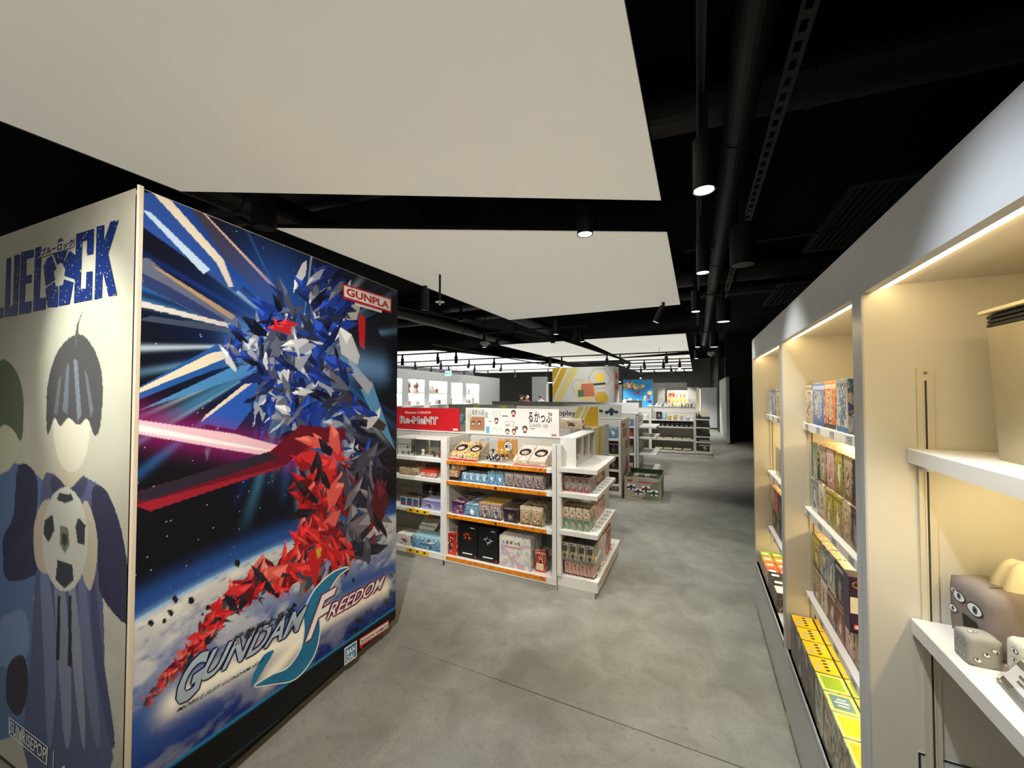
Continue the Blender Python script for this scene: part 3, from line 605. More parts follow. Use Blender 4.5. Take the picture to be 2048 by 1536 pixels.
# front figure, featureless
lcell([(88, 962), (118, 950), (178, 956), (222, 1000), (246, 1130), (262, 1250), (226, 1200), (208, 1140), (212, 1300), (206, 1400), (222, 1540), (60, 1540), (66, 1300), (74, 1150)], (92, 98, 128))
lcell([(186, 985), (215, 980), (246, 1060), (262, 1170), (256, 1245), (206, 1190), (198, 1120)], (58, 56, 80)); lcell([(10, 1120), (40, 1080), (76, 1050), (84, 1110), (70, 1150), (20, 1160)], (62, 62, 86))
for k, (x0_, x1_, c_) in enumerate(((84, 100, (120, 128, 158)), (112, 128, (132, 140, 160)), (140, 150, (140, 146, 160)), (160, 172, (112, 118, 146)), (184, 192, (78, 82, 112)))):
    lcell([(x0_, 1150), (x1_, 1150), (x1_+16, 1300), (x1_+8+8*k, 1470), (x0_+14+6*k, 1480), (x0_+6, 1300)], c_)
L_([(118, 1190), (124, 1190), (122, 1320), (115, 1316)], (54, 54, 62)); L_([(140, 1190), (146, 1190), (147, 1336), (139, 1330)], (54, 54, 62))
L_([(114, 900), (166, 900), (168, 960), (142, 980), (116, 962)], (196, 184, 160)); lcell([(104, 962), (116, 952), (142, 976), (168, 952), (178, 966), (160, 1000), (116, 1000)], (70, 72, 96))
lell(146, 852, 37, 92, (214, 206, 186)); lcell([(160, 668), (192, 700), (208, 760), (204, 850), (192, 870), (178, 838), (160, 850), (140, 836), (124, 852), (112, 836), (100, 868), (96, 850), (98, 770), (120, 700)], (78, 76, 76)); L_([(150, 720), (158, 720), (166, 830), (158, 846)], (116, 122, 132)); L_([(136, 730), (142, 728), (138, 830), (128, 820)], (104, 108, 118)); L_([(172, 740), (178, 750), (190, 820), (184, 836)], (104, 108, 118)); L_([(120, 760), (126, 750), (118, 830), (110, 830)], (100, 104, 112)); L_([(152, 690), (156, 650), (168, 624), (160, 652), (158, 690)], (86, 86, 84))
lcell([(84, 1010), (70, 1060), (76, 1130), (100, 1140), (104, 1050), (104, 1000)], (196, 184, 160)); lcell([(176, 1000), (196, 1060), (196, 1130), (182, 1180), (164, 1130), (160, 1040)], (196, 184, 160))
# football
lell(133, 1078, 46, 112*.93, (206, 204, 192)); bp_ = (64, 66, 70)
L_([(122, 985), (146, 988), (150, 1000), (132, 1006), (116, 998)], bp_); L_([(92, 1040), (108, 1028), (112, 1060), (100, 1084), (90, 1068)], bp_); L_([(160, 1034), (174, 1050), (172, 1090), (158, 1084), (154, 1052)], bp_)
L_([(118, 1120), (148, 1128), (150, 1160), (132, 1176), (114, 1158)], bp_); L_([(124, 1050), (140, 1056), (142, 1090), (132, 1106), (122, 1086)], (120, 124, 110)); L_([(127, 1064), (137, 1067), (138, 1084), (132, 1094), (126, 1082)], (60, 74, 50))
OL = PA+el_*.01+nL*.004+Vector((0, 0, Z0))
cl_.mesh('sports_print', OL, el_, (0, 0, 1), vmat('sports_print_matt', .6, .06), pw)
def PL(u, v, off=.006): return PA+el_*u+nL*off+Vector((0, 0, v))
def lpp(z, ox, oy, sc): return [(ox+x/sc, oy+y/sc) for x, y in z]
lm = mat('letter_blue_worn', (14, 44, 112), .35)
nt = lm.node_tree; b = nt.nodes['Principled BSDF']; tc = nt.nodes.new('ShaderNodeTexCoord'); nz = nt.nodes.new('ShaderNodeTexNoise'); nz.inputs['Scale'].default_value = 90; nz.inputs['Detail'].default_value = 2
mr = nt.nodes.new('ShaderNodeMapRange'); mr.inputs[1].default_value = .66; mr.inputs[2].default_value = .69; mx = nt.nodes.new('ShaderNodeMix'); mx.data_type = 'RGBA'
mx.inputs[6].default_value = (*lin((14, 42, 108)), 1); mx.inputs[7].default_value = (*lin((190, 190, 180)), 1)
nt.links.new(tc.outputs['Object'], nz.inputs['Vector']); nt.links.new(nz.outputs['Fac'], mr.inputs[0]); nt.links.new(mr.outputs[0], mx.inputs[0]); nt.links.new(mx.outputs[2], b.inputs['Base Color'])
for pts in ([(-60, 820), (12, 780), (5, 1300), (55, 1290), (50, 1400), (-60, 1425)],
            [(95, 755), (140, 745), (125, 1275), (165, 1268), (180, 722), (240, 708), (208, 1375), (70, 1395)],
            [(255, 690), (390, 655), (387, 740), (310, 760), (303, 945), (370, 930), (365, 1020), (298, 1030), (290, 1235), (368, 1220), (362, 1345), (228, 1365)],
            [(410, 640), (478, 622), (455, 1190), (528, 1180), (522, 1310), (385, 1335)],
            [(605, 700), (760, 665), (715, 815), (680, 795), (650, 825)], [(640, 600), (690, 520), (735, 580)],
            [(500, 850), (540, 760), (590, 725), (640, 860), (610, 900), (625, 985), (525, 1055)],
            [(785, 670), (852, 720), (842, 985), (730, 945), (740, 870), (715, 830)],
            [(520, 1085), (620, 1010), (635, 1060), (660, 1060), (655, 1285), (545, 1290)], [(675, 1050), (715, 1045), (725, 985), (828, 1015), (785, 1255), (665, 1275)],
            [(860, 490), (1055, 430), (1045, 705), (975, 720), (980, 550), (925, 570), (905, 1090), (965, 1085), (972, 905), (1037, 895), (1030, 1205), (835, 1245)],
            [(1085, 410), (1168, 390), (1165, 570), (1235, 355), (1328, 335), (1210, 705), (1308, 1155), (1215, 1170), (1150, 890), (1140, 1185), (1060, 1205)]):
    flat([PL(*plh(*p)) for p in lpp(pts, 0, 380, 5.486)], 'title_letter', lm, pw)
def pltext(s, p0, p1, p2, name, m, off=.008, bold=0):
    a, b_, c = [PL(*plh(*p), off) for p in (p0, p1, p2)]; return text3(M(), s, a, b_-a, c-a, bold=bold).build(name, m, pw)
KB = mat('kana_backing', (186, 182, 164), .6)
flat([PL(*plh(*p), .0072) for p in ((86, 516), (152, 495), (154, 476), (88, 497))], 'kana_backing', KB, pw)
pltext('ブルーロック', (88, 514), (152, 494), (89, 499), 'kana_lettering', lm, .0082, .02)
for a_, b__, c_, d_ in (((23, 1430), (101, 1490), (101, 1492.5), (23, 1432.5)), ((23, 1463), (98, 1525), (98, 1527.5), (23, 1466)), ((23, 1430), (25, 1431.5), (25, 1467), (22.5, 1466)), ((99, 1489), (101.5, 1491), (99, 1528), (96.5, 1526))):
    flat([PL(*plh(*p), .007) for p in (a_, b__, c_, d_)], 'logo_frame', WP_, pw)
pltext('SUNRISEPOP', (25, 1461), (97, 1519), (27, 1438), 'logo_lettering', WP_, .008, .01)
pltext('A', (121, 1540), (138, 1552), (127, 1522), 'logo_lettering', WP_, .008, .01); flat([PL(*plh(*p), .007) for p in ((112, 1498), (113.5, 1499), (112, 1540), (110.5, 1539))], 'logo_divider', WP_, pw)

# ------------------------------------------------------------------ right wall cabinets
CX, CB_, CT = .385, .82, 1.99
LABG = mat('price_tag_grey', (176, 178, 180), .5)
TAGI = mat('tag_ink', (110, 110, 112), .5)
def cabinet(y0, y1, label, leds=3, deck=.36, shelves=(1.46, 1.06, .66), tags=5):
    W = y1-y0; t = thing('display_cabinet', label, 'display cabinet', (CX, y0, 0)); D = CB_-CX; s = .0325
    M().box(0, D, 0, s, 0, CT).build('side_panel', CABIN_IN, t); M().box(0, D, W-s, W, 0, CT).build('side_panel', CABIN_IN, t)
    M().box(-.004, 0, -.0005, s, .05, CT).build('front_stile', CABIN, t); M().box(-.004, 0, W-s, W+.0005, .05, CT).build('front_stile', CABIN, t)
    M().box(D-.02, D, s, W-s, .05, CT).build('back_panel', CABIN_IN, t)
    M().box(-.004, .018, s, W-s, 1.853, CT).build('fascia', CABIN, t)
    M().box(.018, D-.02, s, W-s, 1.868, 1.886).build('soffit', CABIN_IN, t)
    M().box(.0, D, 0, W, CT, CT+.012).build('top_panel', CABIN, t)
    M().box(.026, .04, s+.04, W-s-.02, 1.858, 1.868).build('led_strip', LED, t)
    M().box(.02, .06, s+.03, W-s-.01, 1.869, 1.8695).build('led_channel', ALU, t)
    M().box(-.004, .016, s, W-s, .055, deck).build('front_board', CABIN, t); M().box(.02, D, 0.001, W-.001, 0, .05).build('plinth', GREYW, t)
    M().box(-.006, -.003, .02, W-.02, .04, .052).build('plinth_trim', ALU, t)
    M().box(0, D-.02, s, W-s, deck-.018, deck).build('deck', CABIN, t)
    M().box(-.006, -.004, s+.01, W-s-.01, deck-.035, deck-.005).build('price_rail', mat('rail_grey', (150, 152, 152), .3), t)
    for yy in (s, W-s):
        e = 1 if yy == s else -1
        M().box(.095, .125, yy, yy+e*.006, .5, 1.66).box(.105, .108, yy+e*.006, yy+e*.0075, .52, 1.63).box(.112, .115, yy+e*.006, yy+e*.0075, .52, 1.63).build('shelf_standard', mat('standard_cream', (214, 204, 180), .35), t)
        M().box(.108, .112, yy, yy+e*.0068, .52, 1.63).build('standard_slot', GROOVE, t)
        M().cyl((.11, yy, 1.648), (.11, yy+e*.008, 1.648), .004, n=8).build('screw', ALU, t)
    for k, z in enumerate(shelves):
        sh = M().bbox(.075, D-.02, s+.004, W-s-.004, z-.034, z, .0015).build('shelf', WHITE, t)
        if k < leds: M().box(.2, .215, s+.06, W-s-.06, z-.04, z-.034).build('shelf_led', LED, sh)
        for yy in (s+.004, W-s-.03): M().box(.1, .13, yy, yy+.026, z-.05, z-.034).build('shelf_clip', PAPER, sh)
        if tags:
            for j in range(tags):
                yy = W-s-.06-j*(W-2*s-.05)/tags; tg = M().box(.0735, .075, yy-.05, yy, z-.031, z-.004); tg.build('price_tag', LABG, sh)
                M().box(.0728, .0735, yy-.044, yy-.012, z-.012, z-.009).box(.0728, .0735, yy-.044, yy-.024, z-.021, z-.018).build('tag_print', TAGI, sh)
    area((CX+.045, y0+W/2, 1.855), (CX+.18, y0+W/2, 0), 3.2, .03, W*.8, (1, .80, .42)).data.size = .03
    l = SC.collection.objects[-1]
    for z in shelves[:leds]:
        area((CX+.21, y0+W/2, z-.045), (CX+.21, y0+W/2, 0), 1.3, .02, W*.75, (1, .80, .38))
    return t
cabinet(.2775, 1.3025, 'nearest lit display cabinet holding eye-patterned plush goods', shelves=(1.466, 1.06), tags=0, leds=1)
cabinet(1.3025, 2.3275, 'middle lit display cabinet filled with figure boxes and yellow boxes')
cabinet(2.3275, 3.405, 'farthest lit display cabinet with green and orange boxes low down', shelves=(1.447, 1.04, .64))

_pal = dict(
 tan=[(196, 176, 140), (120, 92, 60), (232, 214, 180), (90, 70, 56), (210, 150, 110)], blue=[(110, 140, 190), (60, 86, 150), (226, 230, 236), (30, 36, 60), (220, 190, 150)],
 pink=[(226, 190, 180), (180, 120, 110), (240, 226, 214), (60, 40, 44), (214, 120, 90)], grey=[(150, 150, 140), (200, 196, 180), (70, 80, 96), (60, 110, 160), (226, 220, 200)],
 yel=[(200, 176, 40), (120, 100, 20), (226, 210, 120), (60, 50, 30), (230, 222, 190)], green=[(90, 130, 110), (140, 170, 150), (200, 196, 170), (50, 80, 70), (220, 170, 130)],
 cream=[(226, 210, 180), (180, 156, 124), (240, 232, 214), (140, 96, 70), (90, 70, 60)], dark=[(24, 22, 26), (60, 52, 50), (110, 90, 70), (36, 34, 44), (160, 150, 140)],
 red=[(160, 30, 30), (210, 60, 40), (90, 20, 20), (226, 200, 170), (60, 30, 30)], wine=[(96, 26, 36), (140, 60, 60), (190, 150, 120), (60, 24, 30), (220, 200, 180)],
 sky=[(120, 170, 200), (60, 110, 150), (200, 220, 228), (36, 60, 84), (234, 236, 236)], white=[(230, 228, 222), (200, 196, 190), (60, 56, 60), (240, 236, 228), (170, 60, 50)],
 orange=[(226, 130, 60), (200, 90, 40), (240, 200, 150), (60, 40, 36), (236, 220, 200)], lav=[(120, 116, 160), (150, 148, 190), (90, 86, 130), (180, 178, 206), (70, 66, 100)],
 robo=[(170, 166, 156), (60, 60, 64), (210, 206, 196), (150, 40, 40), (60, 80, 120)], gold=[(190, 150, 50), (120, 90, 30), (220, 190, 90), (60, 50, 40), (160, 40, 40)],
 purp=[(60, 36, 80), (120, 70, 110), (190, 180, 190), (30, 20, 40), (150, 60, 90)], pastel=[(196, 210, 186), (216, 196, 200), (226, 222, 190), (180, 190, 200), (206, 160, 170)])
def A(n, s=26, seed=0): return art(_pal[n], s, seed)
def F(n, seed=0): return pack(_pal[n], seed % 23)
def carton(x0, x1, y0, y1, z0, z1, label, pal, seed=0, face='-y', sc=26, top=None, group=None, plain=None, name='figure_box', cat='box', win=False, rz=0):
    """printed carton: body, a proud front print, a top print"""
    cx, cy = (x0+x1)/2, (y0+y1)/2; hx, hy, h = (x1-x0)/2, (y1-y0)/2, z1-z0
    t = thing(name, label, cat, (cx, cy, z0), rz, group); A_ = F(pal, seed)
    M().bbox(-hx, hx, -hy, hy, 0, h, .0012).build('carton', plain or A(pal, sc*.5, seed % 3), t); e = .0008; i = .004
    if face == '-y': M().box(-hx+i, hx-i, -hy-e, -hy, i, h-i).build('front_print', A_, t)
    if face == '-x': M().box(-hx-e, -hx, -hy+i, hy-i, i, h-i).build('front_print', A_, t)
    if face == '+x': M().box(hx, hx+e, -hy+i, hy-i, i, h-i).build('front_print', A_, t)
    if top: M().box(-hx+i, hx-i, -hy+i, hy-i, h, h+e).build('top_print', top, t)
    if win:
        if face == '-y': M().box(-hx*.6, hx*.6, -hy-e*2, -hy-e, h*.25, h*.75).build('window', A(pal, sc*2, seed+9), t)
        else: M().box(-hx-e*2, -hx-e, -hy*.6, hy*.6, h*.25, h*.8).build('window', A(pal, sc*2, seed+9), t)
    return t
# middle cabinet, shelf by shelf (fronts face the aisle)
ys = [2.262, 2.13, 1.955, 1.81, 1.68, 1.62]; fx = .466
defs = [('cream', 'cream and tan character box at the far end'), ('blue', 'blue and white character box, second from the far end'), ('orange', 'orange-topped pale pink box with a tall dark window'), ('grey', 'grey and blue box with a curly white logo')]
for k, (p_, l) in enumerate(defs):
    t = carton(fx, fx+.13, ys[k+1]+.004, ys[k]-.002, 1.46, 1.64+.003*k, l+' on the middle cabinet upper shelf', p_, k, '-x', 22, win=True)
t = carton(fx+.02, fx+.13, 1.56, 1.672, 1.46, 1.665, 'plain white tall box nearest on the middle cabinet upper shelf', 'white', 3, '-x', 8)
t = carton(fx, fx+.08, 1.575, 1.65, 1.46, 1.53, 'small blue and yellow box before the plain white tall box', 'blue', 9, '-x', 40)
lo = [2.262, 2.14, 2.035, 1.93, 1.83, 1.735, 1.64, 1.545, 1.45, 1.37]
cl1 = ['grey', 'cream', 'yel', 'yel', 'tan', 'dark', 'pink', 'tan', 'grey']; cu1 = ['green', 'tan', 'pink', 'yel', 'tan', 'dark', 'pink', 'grey', 'tan']
TOPW = art([(236, 196, 90), (226, 214, 190), (180, 120, 60), (240, 232, 210)], 30, 4)
for k in range(9):
    carton(.482, .60, lo[k+1]+.003, lo[k]-.001, 1.06, 1.208, '%s figure box, middle cabinet second shelf, lower row, %s from far end' % (cl1[k].replace('yel', 'yellow').replace('tan', 'tan brown'), ORD[k]), cl1[k], 20+k, '-x', 24, top=TOPW)
    if k: carton(.488, .60, lo[k+1]+.004, lo[k]-.003, 1.2095, 1.372, '%s figure box, middle cabinet second shelf, upper row, %s from far end' % (cu1[k].replace('yel', 'yellow').replace('tan', 'tan brown'), ORD[k]), cu1[k], 40+k, '-x', 24, top=TOPW)
t = carton(.485, .60, 2.155, 2.24, 1.2095, 1.372, 'green toned figure box tilted at the far end of the upper row', 'green', 77, '-x', 24, top=TOPW)
cl2 = ['tan', 'cream', 'wine', 'wine', 'pink', 'tan', 'cream', 'dark', 'dark']; cu2 = ['yel', 'grey', 'grey', 'dark', 'tan', 'wine']
for k in range(9):
    carton(.484, .60, lo[k+1]+.003, lo[k]-.001, .66, .796, '%s collectible box, middle cabinet third shelf, bottom row, %s from far end' % (cl2[k].replace('wine', 'wine red').replace('tan', 'tan brown'), ORD[k]), cl2[k], 60+k, '-x', 24, top=A('orange', 50, 3))
for k in range(5):
    carton(.484, .60, lo[k+1]+.003, lo[k]-.001, .798, .948, '%s collectible box, middle cabinet third shelf, upper row, %s from far end' % (cu2[k].replace('yel', 'yellow').replace('tan', 'tan brown'), ORD[k]), cu2[k], 80+k, '-x', 24, top=TOPW)
# purple box, broad side turned to the camera
PUR = mat('purple_carton', (46, 20, 66), .35); GOLD = mat('gold_print', (220, 150, 60), .4); RED2 = mat('vermilion_print', (200, 60, 40), .4)
t = thing('figure_box', 'purple figure box with gold lettering and orange bar, turned to face the camera', 'box', (.455, 1.672, .80))
M().bbox(0, .12, 0, .06, 0, .185, .001).build('carton', PUR, t); M().box(.002, .118, -.0008, 0, .065, .118).build('picture_band', WP_, t)
text3(M(), 'QPo', (.008, -.001, .146), (.055, 0, 0), (0, 0, .025)).build('lettering', GOLD, t); M().box(.01, .11, -.0012, 0, .012, .03).build('orange_bar', RED2, t)
M().add([(.03, -.0015, .09), (.05, -.0015, .08), (.07, -.0015, .095), (.06, -.0015, .115), (.045, -.0015, .12), (.025, -.0015, .112)], [(0, 1, 2, 3, 4, 5)]).build('orange_splash', ORANGE, t); M().cyl((.018, -.0012, .021), (.018, -.002, .021), .006, n=14).build('round_logo', WP_, t)
# deck: yellow top boxes
def topmat(bgc, mid, dots=None):
    cols = [bgc, mid, bgc, dots or (236, 224, 170)]; return art(cols, 14, sum(bgc) % 17)
YB = [2.255, 2.15, 2.045, 1.94, 1.835, 1.735, 1.635, 1.525, 1.41]
for k in range(8):
    for c in range(2):
        x0 = .392+c*.085; kind = 'yellow' if k < 4 else ('pale green' if k < 6 else 'bright yellow')
        lb = '%s topped square box in the middle cabinet, %s from far end, %s column' % (kind, ORD[k], 'front' if c == 0 else 'back')
        t = thing('puzzle_box', lb, 'box', (x0, YB[k+1], .36)); w_, d_ = .082, YB[k]-YB[k+1]-.003
        M().bbox(0, w_, 0, d_, 0, .19, .001).build('carton', A('green' if k >= 4 else 'dark', 9, k), t)
        yl = (238, 196, 20) if k < 4 else ((206, 212, 110) if k in (4, 5) else (226, 214, 120)); tm = mat('box_top_'+kind.replace(' ', '_'), yl, .5, noise=.1, nscale=60)
        M().box(.002, w_-.002, .002, d_-.002, .19, .191).build('top_print', tm, t)
        if k < 4:
            M().box(.012, .028, .02, .036, .191, .1915).box(.02, .034, .05, .064, .191, .1915).box(.055, .07, .06, .075, .191, .1915).build('puzzle_piece', mat('puzzle_grey', (180, 178, 160), .5), t)
            for q in range(4): M().cyl((.04, .02+q*.02, .1915), (.052, .022+q*.02, .1915), .003, n=6).build('figure_mark', INK, t)
        else:
            cc = [(150, 180, 40), (110, 140, 140), (232, 206, 40), (236, 198, 30)][k-4]
            M().box(.012, w_-.012, .014, d_-.014, .191, .1915).build('centre_print', mat('box_top_centre', cc, .5), t)
            if k == 5: M().box(.026, .056, .03, .036, .1915, .192).box(.022, .06, .045, .052, .1915, .192).box(.03, .055, .06, .066, .1915, .192).build('curly_mark', WP_, t)
# far cabinet contents
ys2 = [3.33, 3.2, 3.06, 2.93, 2.8, 2.66, 2.52, 2.4]
for k in range(7):
    carton(.472, .59, ys2[k+1]+.004, ys2[k]-.002, 1.447, 1.632, '%s tall figure box on farthest cabinet top shelf, %s from the end' % (['grey', 'blue', 'cream', 'white', 'red', 'grey', 'tan'][k], ORD[k]), ['grey', 'blue', 'cream', 'white', 'red', 'grey', 'tan'][k], 100+k, '-x', 22)
    carton(.485, .6, ys2[k+1]+.004, ys2[k]-.002, .64, .79, 'dark boxed figure, lower row of the farthest cabinet, %s from the end' % ORD[k], 'dark', 120+k, '-x', 22)
    carton(.475, .6, ys2[k+1]+.004, ys2[k]-.002, .792, .945, '%s boxed figure atop the lower row, farthest cabinet, %s from end' % (['tan', 'red', 'dark', 'dark', 'grey', 'dark', 'dark'][k], ORD[k]), ['tan', 'red', 'dark', 'dark', 'grey', 'dark', 'dark'][k], 130+k, '-x', 22, top=TOPW)
for k in range(4):
    t = thing('file_folder', 'clear plastic folder on the farthest cabinet second shelf, %s from end' % ORD[k], 'folder', (.49, 3.22-k*.16, 1.04))
    M().box(0, .004, -.13, 0, 0, .19).build('cover', mat('folder_grey', (150, 146, 130), .2), t); M().box(.006, .012, -.128, -.002, .002, .17).build('sheet', A('tan', 20, k), t)
gcol = [(150, 190, 40), (220, 120, 60), (230, 110, 50)]
for k in range(7):
    for c in range(2):
        x0 = .398+c*.07; y1 = 3.345-k*.1
        nm = ['green', 'orange', 'red orange', 'red orange', 'black', 'black', 'white'][k]
        t = thing('game_box', '%s topped small box, farthest cabinet bottom, %s from end, %s column' % (nm, ORD[k], ['front', 'back'][c]), 'box', (x0, y1-.098, .36))
        hh = .096 if k < 4 else .11; cm = mat('game_box_top', [(150, 190, 40), (226, 150, 60), (226, 100, 50), (206, 70, 36), (20, 20, 22), (24, 22, 24), (220, 216, 206)][k], .45)
        M().bbox(0, .066, 0, .095, 0, hh, .001).build('carton', A('dark' if k > 3 else 'tan', 24, k), t); M().box(.002, .064, .002, .093, hh, hh+.001).build('top_print', cm, t)
        M().box(.012, .05, .03, .06, hh+.001, hh+.0015).build('top_mark', PAPER, t)

# nearest cabinet: canvas box with striped rim, eye dice, plush tissue box, sign holder
def eye(m_list, t, o, ux, uy, s=1, look=(0, 0), big=True, blue=(60, 120, 170)):
    """almond shaped printed eye on plane o,ux,uy"""
    o, ux, uy = Vector(o), Vector(ux).normalized(), Vector(uy).normalized(); n = ux.cross(uy)
    def almond(k, off, name, m):
        pts = []
        for i in range(20):
            a = 2*PI*i/20; x = math.cos(a); y_ = math.sin(a)*.52*(1-.25*x*x*abs(x)); pts.append(o+n*off+ux*(x*s*k)+uy*(y_*s*k))
        M().add(pts, [tuple(range(20))]).build(name, m, t)
    almond(1.16, .0006, 'eye_outline', INK); almond(1, .0011, 'eye_white', PAPER)
    c = o+ux*look[0]*s+uy*look[1]*s
    def disc(r, off, name, m): M().add([c+n*off+ux*(r*math.cos(2*PI*i/16))+uy*(r*math.sin(2*PI*i/16)) for i in range(16)], [tuple(range(16))]).build(name, m, t)
    disc(s*.36, .0016, 'iris', IRIS); disc(s*.17, .0021, 'pupil', INK)
IRIS = mat('iris_blue', (46, 92, 132), .4)
CANV = mat('canvas_greige', (170, 160, 134), .85, noise=.12, nscale=20, bump=.2)
t = thing('storage_box', 'beige fabric storage box with black striped rim and a drawn eye on the upper shelf', 'storage box', (.545, 1.12, 1.466), 0)
def taper(m, w0, d0, w1, d1, z0, z1):
    return m.add([(0, -d0, z0), (w0, -d0, z0), (w0, 0, z0), (0, 0, z0), (-(w1-w0)*.35, -d1, z1), (w1-(w1-w0)*.35, -d1, z1), (w1-(w1-w0)*.35, 0, z1), (-(w1-w0)*.35, 0, z1)], [(0, 3, 2, 1), (4, 5, 6, 7), (0, 1, 5, 4), (1, 2, 6, 5), (2, 3, 7, 6), (3, 0, 4, 7)])
taper(M(), .21, .24, .245, .24, 0, .265).build('body', CANV, t)
for k in range(3): M().bbox(-.013+.001*(k % 2), .228, -.243, .003, .266+k*.0085, .2735+k*.0085, .003).build('rim_band', BLACK, t)
M().bbox(-.022, .236, -.25, .01, .2935, .3, .002).build('lid', mat('lid_cream', (220, 206, 170), .7), t)
for a, b_ in (((.05, .175), (.085, .215)), ((.055, .165), (.1, .185))):
    M().cyl((a[0], -.2412, a[1]), (b_[0], -.2412, b_[1]), .002, n=6).build('eye_line', INK, t)
M().add([(.045, -.2413, .165), (.09, -.2413, .2), (.12, -.2413, .215), (.12, -.2413, .205), (.09, -.2413, .19)], [(0, 1, 2, 3, 4)]).build('eye_lash', INK, t)
VEL = mat('grey_velour', (128, 118, 112), .9, noise=.16, nscale=14, bump=.4); VEL2 = mat('tan_velour', (142, 118, 88), .9, noise=.15, nscale=14, bump=.4)
def softbox(w_, d_, h_, r, n=5, mi=0, puff=.0):
    """rounded box centred in x,y, base at 0"""
    bm = M(); N = 12; vs = []; fs = []
    def sgn(a): return 1 if a >= 0 else -1
    K = 24; J = 16
    for j in range(J+1):
        ph_ = -PI/2+PI*j/J
        for i in range(K):
            th = 2*PI*i/K; c = [math.cos(ph_)*math.cos(th), math.cos(ph_)*math.sin(th), math.sin(ph_)]
            e = n; q = (abs(c[0])**e+abs(c[1])**e+abs(c[2])**e)**(1/e); vs.append((c[0]/q*w_/2*1.0, c[1]/q*d_/2*1.0, h_/2+c[2]/q*h_/2))
    for j in range(J):
        for i in range(K): fs.append((j*K+i, j*K+(i+1) % K, (j+1)*K+(i+1) % K, (j+1)*K+i))
    return bm.add(vs, fs, mi)
a_ = math.radians(11)
t = thing('tissue_box_cover', 'grey brown plush tissue box cover with blue eyes and a cream cloth on top', 'plush', (.627, 1.194, 1.06), .15)
t.scale = (.84, .66, .82)
softbox(.26, .175, .165, .02, 14).build('plush_body', VEL, t, smooth=True)
M().cyl((-.1, -.03, .163), (.1, .02, .163), .004, n=6).build('seam', mat('seam_tan', (96, 74, 50), .9), t)
me = M(); rg = np.random.default_rng(5); K = 26
vs = [(-.01, 0, .229)]; fs = []
for j in range(1, 7):
    for i in range(K):
        th = 2*PI*i/K; r_ = .012+.058*(j/6)**.8*(1+.22*math.sin(3*th+j*.3)+.1*math.sin(7*th)); vs.append((.02+r_*math.cos(th)*1.1-.03, r_*math.sin(th)*.8, .228-.07*(j/6)**2.2+.008*math.sin(5*th+j)))
fs += [(0, 1+i, 1+(i+1) % K) for i in range(K)]
for j in range(5):
    for i in range(K): fs.append((1+j*K+i, 1+(j+1)*K+i, 1+(j+1)*K+(i+1) % K, 1+j*K+(i+1) % K))
me.add(vs, fs).build('tissue_cloth', mat('cream_satin', (216, 206, 176), .5), t, smooth=True)
for (yy, zz, s_, lk) in ((.035, .105, .022, (0, .1)), (-.035, .095, .027, (.1, 0)), (.066, .06, .016, (0, 0)), (.06, .115, .012, (0, 0))):
    eye(None, t, (-.1308, yy*.85, .02+zz*.9), (0, -1, 0), (0, 0, 1), s_, lk)
eye(None, t, (-.02, -.0878, .06), (1, 0, 0), (0, 0, 1), .024, (-.1, .1))
eye(None, t, (.06, -.0878, .11), (1, 0, 0), (0, 0, 1), .022, (.1, .1))
M().add([(-.1312, .02, .078), (-.1312, -.035, .075), (-.1312, -.075, .02), (-.1312, -.035, .006), (-.1312, .015, .03)], [(0, 1, 2, 3, 4)]).build('dark_patch', mat('dark_velour', (40, 36, 34), .9), t)
DIE = mat('die_grey_felt', (150, 148, 144), .85, noise=.06, nscale=40, bump=.2)
t = thing('plush_die', 'small grey plush cube printed with eyes in front of the tissue box cover', 'plush', (.505, 1.117, 1.06), .06)
t.scale = (.58, .54, .7)
softbox(.086, .082, .082, .01, 16).build('plush_body', DIE, t, smooth=True)
for x, z, lk in ((-.02, .02, (-.3, .2)), (.002, .038, (-.1, .3)), (.024, .052, (.4, -.1))): eye(None, t, (x, -.0414, z), (1, 0, -.3), (.3, 0, 1), .0092, lk)
eye(None, t, (-.012, -.0, .0823), (1, .2, 0), (-.2, 1, 0), .012, (.3, 0))
for yy in (-.02, 0, .02):
    for zz in (.02, .055): eye(None, t, (-.0434, yy, zz), (0, -1, 0), (0, 0, 1), .006, (0, 0))
t = thing('plush_die', 'white fuzzy plush cube with eyes and dark marks at the right edge of the shelf', 'plush', (.556, 1.072, 1.06), .1)
t.scale = (.62, .62, .78)
softbox(.075, .075, .1, .01, 7).build('plush_body', mat('white_fleece', (206, 206, 190), .95, noise=.15, nscale=40, bump=.6), t, smooth=True)
for zz in (.03, .052, .074): eye(None, t, (-.0378, 0, zz), (0, -1, 0), (0, 0, 1), .011, (0, 0)); eye(None, t, (-.018, -.0378, zz), (1, 0, 0), (0, 0, 1), .011, (.2, 0))
t = thing('sign_holder', 'clear acrylic sign holder with black and white card near the shelf edge', 'sign holder', (.5, 1.01, 1.06), -PI/2-.1)
t.scale = (.66, .75, .75)
M().box(-.075, .075, -.004, .06, 0, .004).build('base', GLASS, t)
def slab(m, w0, z0, z1, y_, th, tl=.55): 
    dy, dz = math.sin(tl), math.cos(tl); P = lambda a, z, q: (a, y_+z*dy+q*dz, z*dz-q*dy+.004)
    return m.add([P(-w0, z0, 0), (P(w0, z0, 0)), P(w0, z0, th), P(-w0, z0, th), P(-w0, z1, 0), P(w0, z1, 0), P(w0, z1, th), P(-w0, z1, th)], [(0, 3, 2, 1), (4, 5, 6, 7), (0, 1, 5, 4), (1, 2, 6, 5), (2, 3, 7, 6), (3, 0, 4, 7)])
slab(M(), .075, 0, .085, -.004, -.003).build('front_pane', GLASS, t); slab(M(), .068, .007, .078, -.003, .001).build('card', PAPER, t)
